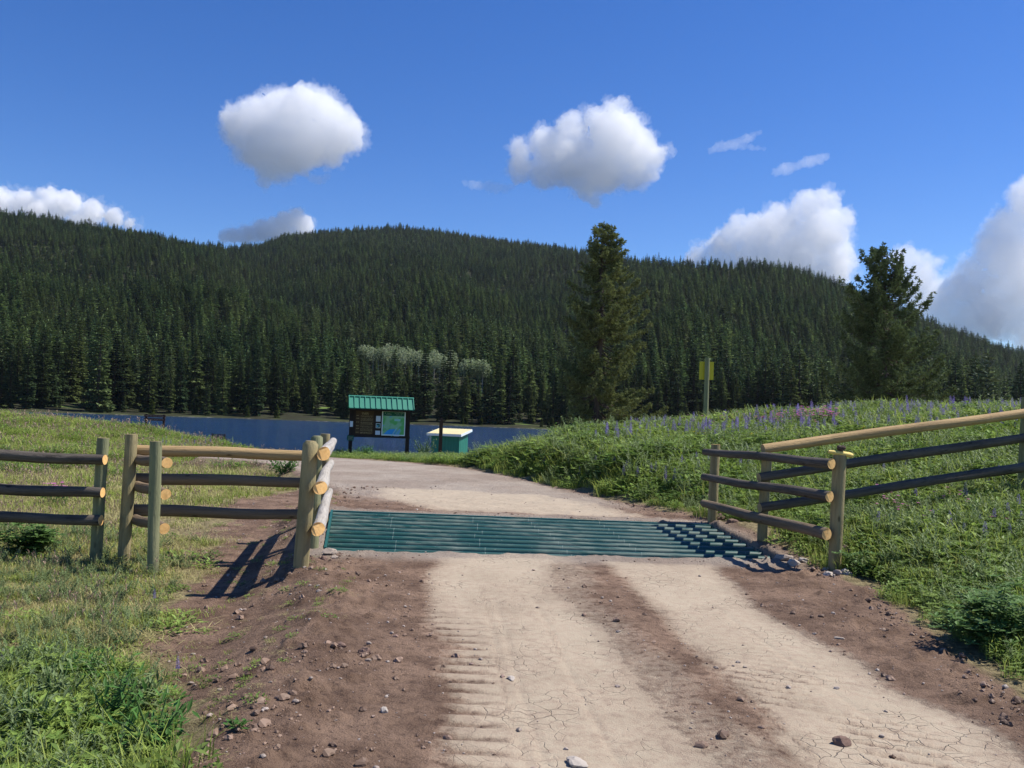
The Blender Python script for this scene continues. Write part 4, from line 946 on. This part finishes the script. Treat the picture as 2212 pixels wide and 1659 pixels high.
def tuft(seed, n, spread, h, w, mat, mats=None, link=False, heads=0):
    rg_ = random.Random(seed); mb = MB()
    for i in range(n):
        r_ = spread * math.sqrt(rg_.random()); a = rg_.uniform(0, 6.283); blade(mb, rg_, (r_*math.cos(a), r_*math.sin(a), -.02), rg_.uniform(0, 6.283), h*rg_.uniform(.45, 1.15), w*rg_.uniform(.7, 1.4), rg_.uniform(.1, .75))
    for i in range(heads):
        r_ = spread * rg_.random(); a = rg_.uniform(0, 6.283); p = Vector((r_*math.cos(a), r_*math.sin(a), 0)); tp = p + Vector((rg_.uniform(-.08,.08), rg_.uniform(-.08,.08), h*rg_.uniform(1.0, 1.35)))
        mb.tube([p, tp], [.002, .0015], 3, 1, cap=(0,0)); 
        for k in range(4): mb.leaf(tp - Vector((0,0,.02*k)), (rg_.gauss(0,.4), rg_.gauss(0,.4), 1), .05, .014, mi=1)
    return mb.build('tuft', [mat] + (mats or []), link=link)
def herb(seed, n, spread, h, L, w, mat, link=False, whorl=0):
    rg_ = random.Random(seed); mb = MB()
    for i in range(n):
        r_ = spread * math.sqrt(rg_.random()); a = rg_.uniform(0, 6.283); z = h * (1 - .5*(r_/spread)**2) * rg_.uniform(.15, 1.)
        p = Vector((r_*math.cos(a), r_*math.sin(a), z))
        if whorl:
            tl = Vector((rg_.uniform(-.4,.4), rg_.uniform(-.4,.4), 1)).normalized()
            for k in range(whorl):
                b_ = 6.283*k/whorl + a; mb.leaf(p, Vector((math.cos(b_), math.sin(b_), .25 + tl.x*math.cos(b_)*.5)), L, w, fold=.2)
        else:
            mb.leaf(p, (math.cos(a + rg_.uniform(-1.4,1.4)), math.sin(a + rg_.uniform(-1.4,1.4)), rg_.uniform(-.2, .9)), L*rg_.uniform(.6,1.3), w*rg_.uniform(.7,1.2), fold=.2)
    for i in range(max(3, n // 12)):
        a = rg_.uniform(0, 6.283); r_ = spread*.7*rg_.random(); mb.tube([(r_*.3*math.cos(a), r_*.3*math.sin(a), -.02), (r_*math.cos(a), r_*math.sin(a), h*.75)], [.004,.0025], 3, cap=(0,0))
    return mb.build('herb', mat, link=link)
def feathery(seed, n, h, mat, link=False, spread=.14):
    rg_ = random.Random(seed); mb = MB()
    for i in range(n):
        a = rg_.uniform(0, 6.283); b_ = Vector((spread*rg_.random()*math.cos(a), spread*rg_.random()*math.sin(a), 0)); hh = h*rg_.uniform(.5, 1.1); d = Vector((math.cos(a)*rg_.uniform(.1,.6), math.sin(a)*rg_.uniform(.1,.6), 1)).normalized()
        for k in range(16):
            u = .15 + .85*k/16; p = b_ + d*hh*u
            for sg in (-1, 1): mb.leaf(p, Vector((-d.y*sg + rg_.uniform(-.3,.3) + (sg*.6 if k % 2 else 0), d.x*sg + rg_.uniform(-.3,.3) + (0 if k % 2 else sg*.6), .55)), .06*(1.15-u*.7), .010, fold=.1)
    return mb.build('feathery', mat, link=link)
GV = [tuft(1, 60, .17, .26, .008, M_grass), tuft(2, 50, .2, .34, .009, M_grass), tuft(3, 46, .2, .18, .009, M_grass),
      herb(4, 75, .17, .26, .06, .028, M_herb), herb(5, 60, .2, .20, .075, .04, M_herb), herb(6, 17, .18, .34, .055, .016, M_herb, whorl=8),
      feathery(7, 11, .32, M_sage), tuft(8, 44, .2, .16, .007, M_straw), tuft(9, 40, .22, .30, .007, M_straw, [M_brownseed], heads=4)]
flat_ = []
rgs = random.Random(12); mb = MB()
for i in range(46):       # flattened straw
    a = rgs.uniform(0, 6.283); r_ = .24*math.sqrt(rgs.random()); b_ = rgs.uniform(0, 6.283)
    mb.leaf((r_*math.cos(a), r_*math.sin(a), rgs.uniform(.0, .05)), (math.cos(b_), math.sin(b_), rgs.uniform(-.1, .35)), rgs.uniform(.1, .26), .006, fold=.05)
GV.append(mb.build('straw', M_straw, link=False))
ZX, ZY = 4.5, 0
def cover_density(x, y):
    rd = sdist(ROAD, x, y); dd = sdist(DIRT, x, y); n_ = fbm(x*1.1, y*1.1, 81, 3); left = x < np.interp(y, [0, 13, 20, 34], [1, -1, -4, -10])
    d = sst(.0, .9, rd + n_*.45) * sst(-.25, .7, dd + n_*.7)
    bank = sst(.05, .35, rd + n_*.3) * (y > 12.8) * (~left)
    d = np.maximum(d, bank); 
    return d * (sdist(GUARD2, x, y) > .12), rd, left
rg = np.random.default_rng(11)
def sample(n, y0, y1, p=1.):
    """points spread over the ground fan, thinner with distance"""
    y = (rg.uniform(y0**p, y1**p, n))**(1/p); half = .76*(y + 1.6); x = rg.uniform(-1, 1, n)*half
    return x, y
x1, y1 = sample(38000, 2.4, 12, 1.25); x2, y2 = sample(40000, 12, 52, .75)
x = np.concatenate([x1, x2]); y = np.concatenate([y1, y2])
dn, rd, left = cover_density(x, y)
straw_n = fbm(x*.35, y*.35, 90, 3) + .25*fbm(x*1.7, y*1.7, 92, 2)
yd = np.where(left, straw_n + .22*sst(40, 12, y) + .04 + .34*sst(4.6, 6.4, y)*sst(10.5, 8.5, y) - .32*sst(6.0, 4.2, y), straw_n - .38)         # dryness: the left field is much drier than the right bank
kp = rg.random(len(x)) < dn*np.where(left, np.clip(.95 - .35*sst(-.1,.3,yd)*(y<14), .3, 1), 1)
bp = barepatch(x, y); thin = left & (bp > .3)
kp &= ~(thin & (rg.random(len(x)) < .72)); thin2 = left & (y < 12) & (fbm(x*.9, y*.9, 96, 3) < .02)
loose = left & (y < 17) & (rd > -.6) & (x < -1.2) & (sdist(GUARD2, x, y) > .3) & (dn < .3) & (rg.random(len(x)) < .06); kp |= loose
kp &= (y < np.where(left, 51, np.where(x < 1.5, 47, 33)))
x = x[kp]; y = y[kp]; left = left[kp]; yd = yd[kp]; rd = rd[kp]; thin = thin[kp]; thin2 = thin2[kp]; loose = loose[kp]
ty = np.zeros(len(x), int); u = rg.random(len(x)); hn = fbm(x*.6, y*.6, 97, 3)
green = rg.choice([0, 0, 1, 2, 2, 3, 3, 4, 5, 6], len(x)); dry = rg.choice([7, 7, 8, 2, 9, 0, 9, 9, 7], len(x)); rich = rg.choice([0, 1, 3, 3, 4, 5, 5, 6], len(x)); farl = rg.choice([1, 8, 0, 0, 3, 1, 7, 2, 3], len(x))
ty = np.where(yd > .05, dry, np.where(hn > .0, rich, green)); ty = np.where(left & (y > 30), farl, ty)
ty = np.where(thin2 & (rg.random(len(x)) < .6), rg.choice([9, 9, 7, 9, 2, 6], len(x)), ty); ty = np.where(thin, rg.choice([9, 9, 9, 2, 4], len(x)), ty)
ty = np.where((~left) & (yd < .2) & (rd > .3), rich, ty)
s = rg.uniform(.75, 1.3, len(x)) * np.where(left, np.interp(y, [3, 6, 10, 20, 50], [.95, .75, .62, 1., 1.5]), np.interp(y, [3, 7, 10, 20, 30], [.62, .85, 1.05, 1.5, 1.6]))
ty = np.where(loose, rg.choice([9, 9, 4, 2], len(x)), ty); s = np.where(loose, s * .5, s); s = np.where((y > 32) & (x > -11) & (x < 1.5), s * .62, s)
s *= np.where((~left), .55 + .5*sst(.1, 1.2, rd), .75 + .3*sst(.0, 1.0, rd)) * (1 + .35*hn)
hz_ = s * np.where((~left), 1.08, np.where(yd > .05, .7, .95)); z = height(x, y, True) - .01
sxy = s * np.interp(y, [5, 20, 50], [1.0, 1.5, 1.9])
ghosts = lambda sel, nm, lb, ct: scatter(nm, np.stack([x, y, z], -1)[sel], rg.uniform(0, 6.28, sel.sum()), np.stack([sxy, sxy, hz_], -1)[sel], remap(ty[sel]), [GV[i] for i in remap.keys_], lb, ct)
def make(sel, kinds, nm, lb, ct):
    mp = {k: i for i, k in enumerate(kinds)}; sel = sel & np.isin(ty, kinds)
    scatter(nm, np.stack([x, y, z], -1)[sel], rg.uniform(0, 6.28, sel.sum()), np.stack([sxy, sxy, hz_], -1)[sel], [mp[k] for k in ty[sel]], [GV[k] for k in kinds], lb, ct)
make(np.ones(len(x), bool), [0, 1, 2], 'meadow_grass', 'green grass growing over the meadow and the banks on both sides of the road', 'grass')
make(np.ones(len(x), bool), [3, 4, 5, 6], 'leafy_ground_cover', 'leafy green herbs covering the bank and the meadow between the grass', 'ground cover')
make(np.ones(len(x), bool), [7, 8, 9], 'dry_grass', 'pale dry grass and straw lying over the left field', 'dry grass')

# ---------------------------------------------------------------- gravel and clods
M_stone = foliage('pebble_stone', [(.17,.13,.105),(.25,.205,.17),(.34,.29,.25),(.20,.13,.10)], 0, .4)
M_clods = foliage('crumbled_soil', [(.085,.055,.04),(.15,.10,.07),(.22,.15,.11)], 0, .6)
peb = [rock_mesh(60 + i, 1, (1, rgs.uniform(.6, .9), rgs.uniform(.4, .7)), 2, .6, 'pebble', M_stone, False) for i in range(4)]
cl = [rock_mesh(70 + i, 1, (1, rgs.uniform(.7, 1), rgs.uniform(.6, .8)), 2, 1.4, 'clod', M_clods, False) for i in range(4)]
x1, y1 = sample(26000, 2.9, 20, 1.0); md, mp, mg, mr = masks(x1, y1); cln = fbm(x1*2.2, y1*2.2, 99, 3)
kp = (md > .5) & (rg.random(len(x1)) < np.where(mp > .5, .035, .16 + .55*sst(-.6, .1, mr)*sst(-.1, .35, cln))) & (sdist(GUARD2, x1, y1) > .03)
x1 = x1[kp]; y1 = y1[kp]; sz_ = .004 + .006*rg.random(len(x1)) + .018*rg.random(len(x1))**6
scatter('gravel', np.stack([x1, y1, height(x1, y1) + sz_*.25], -1), rg.uniform(0, 6.28, len(x1)), sz_, rg.integers(0, 4, len(x1)), peb, 'small pebbles and gravel strewn over the dirt road shoulders', 'gravel')
x1, y1 = sample(70000, 2.9, 19, 1.0); md, mp, mg, mr = masks(x1, y1); cln = fbm(x1*1.8, y1*1.8, 101, 3); bermw = np.exp(-((mr + .35)/.45)**2)*(x1 < 0) + .8*np.exp(-((mr)/.4)**2)*(x1 > 0) + .12
kp = (md > .5) & (mp < .4) & (rg.random(len(x1)) < bermw*sst(-.25, .25, cln)*.8) & (sdist(GUARD2, x1, y1) > .05)
x1 = x1[kp]; y1 = y1[kp]; sz_ = .004 + .008*rg.random(len(x1)) + .034*rg.random(len(x1))**8
scatter('soil_clods', np.stack([x1, y1, height(x1, y1) + sz_*.2], -1), rg.uniform(0, 6.28, len(x1)), sz_, rg.integers(0, 4, len(x1)), cl, 'crumbly dark soil clods along the road shoulders', 'soil')
M_rock = simple('pale_brown_stone', (.33, .27, .22), .9, .35, 14, bmp=.6); M_rockp = simple('pale_stone', (.40,.35,.30), .85, .3, 14, bmp=.4); M_rockd = simple('dark_reddish_stone', (.17, .11, .085), .9, .4, 14, bmp=.7)
def rock_at(px, py, zl, r, mat, seed, label, sq=(1, .8, .6), grp=None, cat='rock', nm='rock'):
    p = hit(px, py, zl); 
    for _ in range(6): p = hit(px, py, gz(p[0], p[1]) + r*sq[2]*.4)
    o = rock_mesh(seed, r, sq, 3, .5, nm, mat); o.location = (p[0], p[1], gz(p[0], p[1]) + r*sq[2]*.35); o.rotation_euler = (0, 0, seed*1.3); props(o, label, cat, grp); return o
rock_at(1828,1205,0,.17,M_rockd,301,'large reddish-brown rock in the grass right behind the near right fence post',(1,.8,.85))
rock_at(1690,1205,0,.12,M_rock,302,'brown flat rock lying between the right end of the cattle guard and the near post',(1,.7,.5))
rock_at(1712,1216,0,.10,M_rockp,303,'pale angular rock in front of the flat brown rock beside the cattle guard')
rock_at(1734,1212,0,.07,M_rockp,304,'small pale rock nearest the near right post among those beside the cattle guard')
for i, (px, py, r) in enumerate([(1790,1240,.07),(1808,1243,.055),(1825,1236,.08),(1783,1229,.05),(1835,1240,.05)]): rock_at(px, py, 0, r, [M_rockp, M_rock][i % 2], 310 + i, 'pale fist-sized stone heaped at the foot of the near right fence post', grp='stones at the foot of the near right post')
for i, (px, py, r) in enumerate([(712,1191,.09),(733,1188,.08),(748,1186,.07),(700,1203,.06),(722,1203,.05),(764,1190,.05)]): rock_at(px, py, 0, r, [M_rock, M_rockd][i % 2], 320 + i, 'brown stone heaped against the near left corner of the cattle guard', grp='stones at the left corner of the cattle guard')
for i, (px, py, r) in enumerate([(1555,1138,.12),(1580,1150,.09),(1600,1163,.07)]): rock_at(px, py, .05, r, M_rockd, 330 + i, 'reddish-brown stone at the foot of the bank behind the cattle guard', grp='stones behind the cattle guard')
rock_at(1246,1648,0,.062,M_rockp,340,'smooth rounded pale stone half sunk in the cracked mud at the bottom of the photo',(1,.8,.35))
rock_at(1818,1603,0,.05,M_rockd,341,'dark crumbly clod lying alone on the pale right wheel track',(1,.9,.6), cat='dirt clod', nm='dirt_clod')
rock_at(1105,1465,0,.045,M_rockp,342,'flat pale stone in the left wheel track',(1,.6,.3))
rock_at(790,1408,0,.045,M_rockd,343,'dark lump of soil on the left shoulder of the road',(1,.9,.7), cat='dirt clod', nm='dirt_clod')
rock_at(737,1394,0,.04,M_rockd,344,'smaller dark lump of soil left of the other one on the left shoulder',(1,.9,.7), cat='dirt clod', nm='dirt_clod')
rock_at(1812,1378,0,.045,M_rock,345,'thin flat brown stone on the right shoulder of the road',(1,.5,.3))
rock_at(830,1535,0,.03,M_rockp,346,'pale pointed pebble on the left shoulder near the bottom of the photo',(1,.8,.7))

# ---------------------------------------------------------------- wildflowers
M_stem = simple('green_flower_stem', (.08, .14, .04), .7, .2, 5)
def lupine(seed):
    rg_ = random.Random(seed); f = MB(); s_ = MB(); l_ = MB(); H = .42
    s_.tube([(0,0,-.02),(.01,0,H*.5),(.0,.01,H)], [.004,.0035,.002], 5, cap=(0,0))
    for k in range(54):
        u = k/54; z_ = H*.52 + H*.48*u; a = k*2.4; rr = .024*(1-u)**.6 + .006
        f.leaf((rr*.4*math.cos(a), rr*.4*math.sin(a), z_), (math.cos(a), math.sin(a), .5), rr*1.2, .016*(1.2-u*.7), fold=.5)
    for k in range(7):
        a = rg_.uniform(0,6.28); p = Vector((.05*math.cos(a), .05*math.sin(a), rg_.uniform(.08, .24)))
        for j in range(7): b_ = 6.283*j/7; l_.leaf(p, (math.cos(b_), math.sin(b_), .3), .055, .015, fold=.2)
    return [f.build('flower_spike', M_purple, link=False), s_.build('stem', M_stem, link=False), l_.build('leaves', M_herb, link=False)]
def geranium(seed, mat, nf=4):
    rg_ = random.Random(seed); fl_ = []; s_ = MB(); l_ = MB()
    for q in range(nf):
        f = MB(); fl_.append(f)
        a = rg_.uniform(0,6.28); top = Vector((.09*math.cos(a), .09*math.sin(a), rg_.uniform(.26,.38))); s_.tube([(0,0,-.02), top*.5, top], [.003,.0025,.002], 4, cap=(0,0))
        for j in range(5): b_ = 6.283*j/5; f.leaf(top, (math.cos(b_), math.sin(b_), .35), .028, .026, fold=.1, wp=.6)
    for k in range(14):
        a = rg_.uniform(0,6.28); l_.leaf((.04*math.cos(a), .04*math.sin(a), rg_.uniform(.05,.2)), (math.cos(a), math.sin(a), .4), .07, .04)
    return [f.build('flower', mat, link=False) for f in fl_] + [s_.build('stem', M_stem, link=False), l_.build('leaves', M_herb, link=False)]
LU = [lupine(i) for i in range(3)]; GE = [geranium(10 + i, M_pink) for i in range(2)]; YE = [geranium(20, M_yellow, 3)]; DA = [geranium(21, M_yellow, 1)]
def plant(var, name, px, py, p, s, label, cat, grp, rz):
    root = empty(name, (float(p[0]), float(p[1]), gz(p[0], p[1])), rz, label, cat, grp); root.scale = (s, s, s)
    for o in var: c_ = o.copy(); c_.parent = root; COL.objects.link(c_)
def gpos(px, py):
    """ground point under a photo pixel, found by walking along the line of sight"""
    v = ray(px, py); v = v / v[1]; ds = np.concatenate([np.arange(3, 14, .03), np.arange(14, 60, .12)])
    P_ = EYE[None] + v[None]*ds[:, None]; h_ = height(P_[:, 0], P_[:, 1]); b_ = np.where(P_[:, 2] < h_)[0]
    return P_[b_[0]] if len(b_) else None
rgf = random.Random(77); nL = 0
def flower_field(n, box, var, name, label, cat, grp, s0, s1):
    c_ = 0; tries = 0
    while c_ < n and tries < n*6:
        tries += 1; px = rgf.uniform(box[0], box[2]); py = rgf.uniform(box[1], box[3]); p = gpos(px, py)
        if p is None or p[1] > 50 or float(sdist(ROAD, np.array([p[0]]), np.array([p[1]]))[0]) < .45 or float(sdist(DIRT, np.array([p[0]]), np.array([p[1]]))[0]) < .1: continue
        plant(rgf.choice(var), name, px, py, p, rgf.uniform(s0, s1), label, cat, grp, rgf.uniform(0, 6)); c_ += 1
for (px, py, lb) in [(332,1300,'purple lupine spike standing alone at the edge of the bare soil left of the road'),(382,1460,'purple flower spike leaning over the bare soil right of the lush foreground weeds'),(272,1500,'purple flower spike rising out of the foreground weeds at the lower left'),(4,1445,'purple flower spike cut by the left edge of the photo')]:
    p = gpos(px, py + 18); plant(LU[0], 'lupine', px, py, p, .42, lb, 'flower', None, 1.)
flower_field(34, (1830, 1020, 2212, 1230), LU, 'lupine', 'purple lupine spike on the bank right of the near right fence post', 'flower', 'purple lupines on the near right bank', .8, 1.15)
flower_field(60, (1150, 960, 1640, 1075), LU, 'lupine', 'purple lupine spike on the bank above the far end of the cattle guard', 'flower', 'purple lupines on the bank above the cattle guard', .9, 1.25)
flower_field(150, (1250, 880, 2200, 970), LU, 'lupine', 'purple lupine spike along the top of the flowery bank', 'flower', 'purple lupines along the top of the bank', 1.15, 1.7)
flower_field(14, (350, 960, 700, 1000), LU, 'lupine', 'purple lupine spike in the left field beyond the fence', 'flower', 'purple lupines in the left field', 1.0, 1.4)
flower_field(9, (80, 1085, 150, 1105), GE, 'pink_geranium', 'pink wild geranium cluster behind the far left fence', 'flower', 'pink flowers behind the far left fence', .9, 1.2)
flower_field(14, (1900, 1100, 2212, 1190), GE, 'pink_geranium', 'pink wild geranium on the near right bank', 'flower', 'pink flowers on the near right bank', .9, 1.2)
flower_field(26, (1720, 930, 1800, 955), GE, 'pink_geranium', 'pink flower in the dense patch just above the pale top rail', 'flower', 'pink flowers above the pale rail', 1.6, 2.2)
flower_field(60, (1220, 895, 1700, 945), GE, 'pink_geranium', 'pink flower along the top of the bank around the yellow sign post', 'flower', 'pink flowers around the yellow sign', 1.3, 1.8)
flower_field(30, (1480, 930, 1900, 980), YE, 'yellow_flower', 'small yellow flower on the bank behind the right wing fence', 'flower', 'yellow flowers on the right bank', 1., 1.4)
p = gpos(263, 1222); plant(DA[0], 'dandelion', 0, 0, p, .7, 'single yellow dandelion beside the post at the walk-through gap', 'flower', None, 0)
# extra lupines beyond the counted ones read as a purple haze along the crest
px = rg.uniform(2, 16, 260); py = rg.uniform(22, 31, 260)
vl = []
for i, L_ in enumerate(LU):
    mb = MB()
    for o in L_:
        if o.data.materials[0] is M_purple: mb.add([v.co for v in o.data.vertices], [tuple(p_.vertices) for p_ in o.data.polygons])
    vl.append(mb.build('lup', M_purple, link=False))
scatter('wildflowers', np.stack([px, py, height(px, py)], -1), rg.uniform(0, 6, 260), rg.uniform(1.3, 1.9, 260), rg.integers(0, 3, 260), vl, 'purple wildflowers hazing the far top of the bank', 'wildflowers')

# ---------------------------------------------------------------- bushes and single weeds
def bush(px, py, w, h, L, lw, n, mat, seed, name, label, dist=None, whorl=0):
    p = gpos(px, py) if dist is None else at(px, py, dist); rg_ = random.Random(seed); root = empty(name, (p[0], p[1], gz(p[0], p[1]) - .02), 0, label, 'bush')
    st = MB(); lf = MB(); tips = []
    for k in range(14):
        a = rg_.uniform(0, 6.28); r_ = w/2*rg_.uniform(.3, .95); tp = Vector((r_*math.cos(a), r_*math.sin(a), h*rg_.uniform(.5, 1)*(1 - .35*(2*r_/w)**2))); tips.append(tp); st.tube([(0,0,0), tp*.5 + Vector((0,0,h*.1)), tp], [.012*h*2, .008*h*2, .003], 5, cap=(0,0))
    for k in range(n):
        tp = rg_.choice(tips); u = rg_.uniform(.35, 1.05); q = tp*u + Vector((rg_.gauss(0, w*.08), rg_.gauss(0, w*.08), rg_.gauss(0, h*.09)))
        if q.z < .01: q.z = .02
        if whorl:
            a = rg_.uniform(0, 6)
            for j in range(whorl): b_ = a + 6.283*j/whorl; lf.leaf(q, (math.cos(b_), math.sin(b_), rg_.uniform(-.1,.5)), L*rg_.uniform(.8,1.1), lw, fold=.15, wp=.6)
        else: lf.leaf(q, (rg_.gauss(0,1), rg_.gauss(0,1), rg_.gauss(.3,.6)), L*rg_.uniform(.6,1.2), lw*rg_.uniform(.7,1.2), fold=.15)
    st.build('stems', M_stem, root); lf.build('leaves', mat, root); return root
M_dkleaf = foliage('dark_green_lobed_leaves', [(.10,.18,.05)], .3, .9)
M_midleaf = foliage('fresh_green_bush_leaves', [(.08,.18,.04)], .35, .7)
bush(2145,1400,.95,.55,.075,.03,330,M_dkleaf,1,'leafy_bush','dark green low bush with lobed leaves at the right edge above the road', whorl=6)
bush(2090,1240,.6,.35,.07,.03,160,M_dkleaf,2,'leafy_bush','small dark green clump in the grass above the dark bush at the right edge', whorl=5)
bush(1880,1240,.7,.32,.06,.03,200,M_dkleaf,3,'leafy_bush','dark leafy clump at the foot of the bank just right of the near right post', whorl=5)
bush(60,1195,.9,.4,.08,.04,300,M_dkleaf,4,'leafy_bush','dark green leafy clump below the far left fence', whorl=5)
bush(610,1022,.9,.55,.1,.06,420,M_midleaf,5,'leafy_bush','green bush at the road edge seen between the rails of the left fence', dist=24.5)
bush(800,975,1.8,.7,.12,.06,800,M_midleaf,6,'leafy_bush','rounded bright green bush just right of the notice board left post', dist=40.2)
bush(737,978,.9,.7,.12,.06,400,M_dkleaf,7,'leafy_bush','dark rounded shrub left of the notice board', dist=40.6)
bush(915,965,1.6,1.5,.12,.05,260,M_sage,8,'leafy_bush','thin straggly grey-green shrub between notice board and shed', dist=45)
bush(1240,945,1.6,.9,.12,.06,600,M_midleaf,9,'leafy_bush','green shrub on the crest of the bank below the tall olive pine', dist=29)
for i, (px, py, s_) in enumerate([(230,1600,1.1),(120,1560,.95),(330,1640,1.),(60,1640,1.1),(180,1500,.8),(300,1560,.8)]):
    bush(px, py, .42*s_, .40*s_, .085, .022, 170, [M_midleaf, M_sage][i % 2], 20 + i, 'weed_clump', ['lush green weed clump in the lower left foreground', 'grey-green feathery weed clump in the lower left foreground'][i % 2])['group'] = 'foreground weeds'
bush(512,1575,.14,.05,.05,.022,26,M_midleaf,40,'weed_clump','small bright green seedling alone on the bare soil at the lower left')

# ---------------------------------------------------------------- air
mb = MB(); mb.box((0, 900, 220), (3200, 2100, 464)); m, t, out = newmat('haze_air'); pv = N(t, 'ShaderNodeVolumePrincipled'); pv.inputs['Color'].default_value = (.80, .88, 1, 1); pv.inputs['Density'].default_value = .00003; pv.inputs['Anisotropy'].default_value = .3
t.links.new(pv.outputs[0], out.inputs['Volume']); hz = mb.build('haze', m); props(hz, kind='stuff')
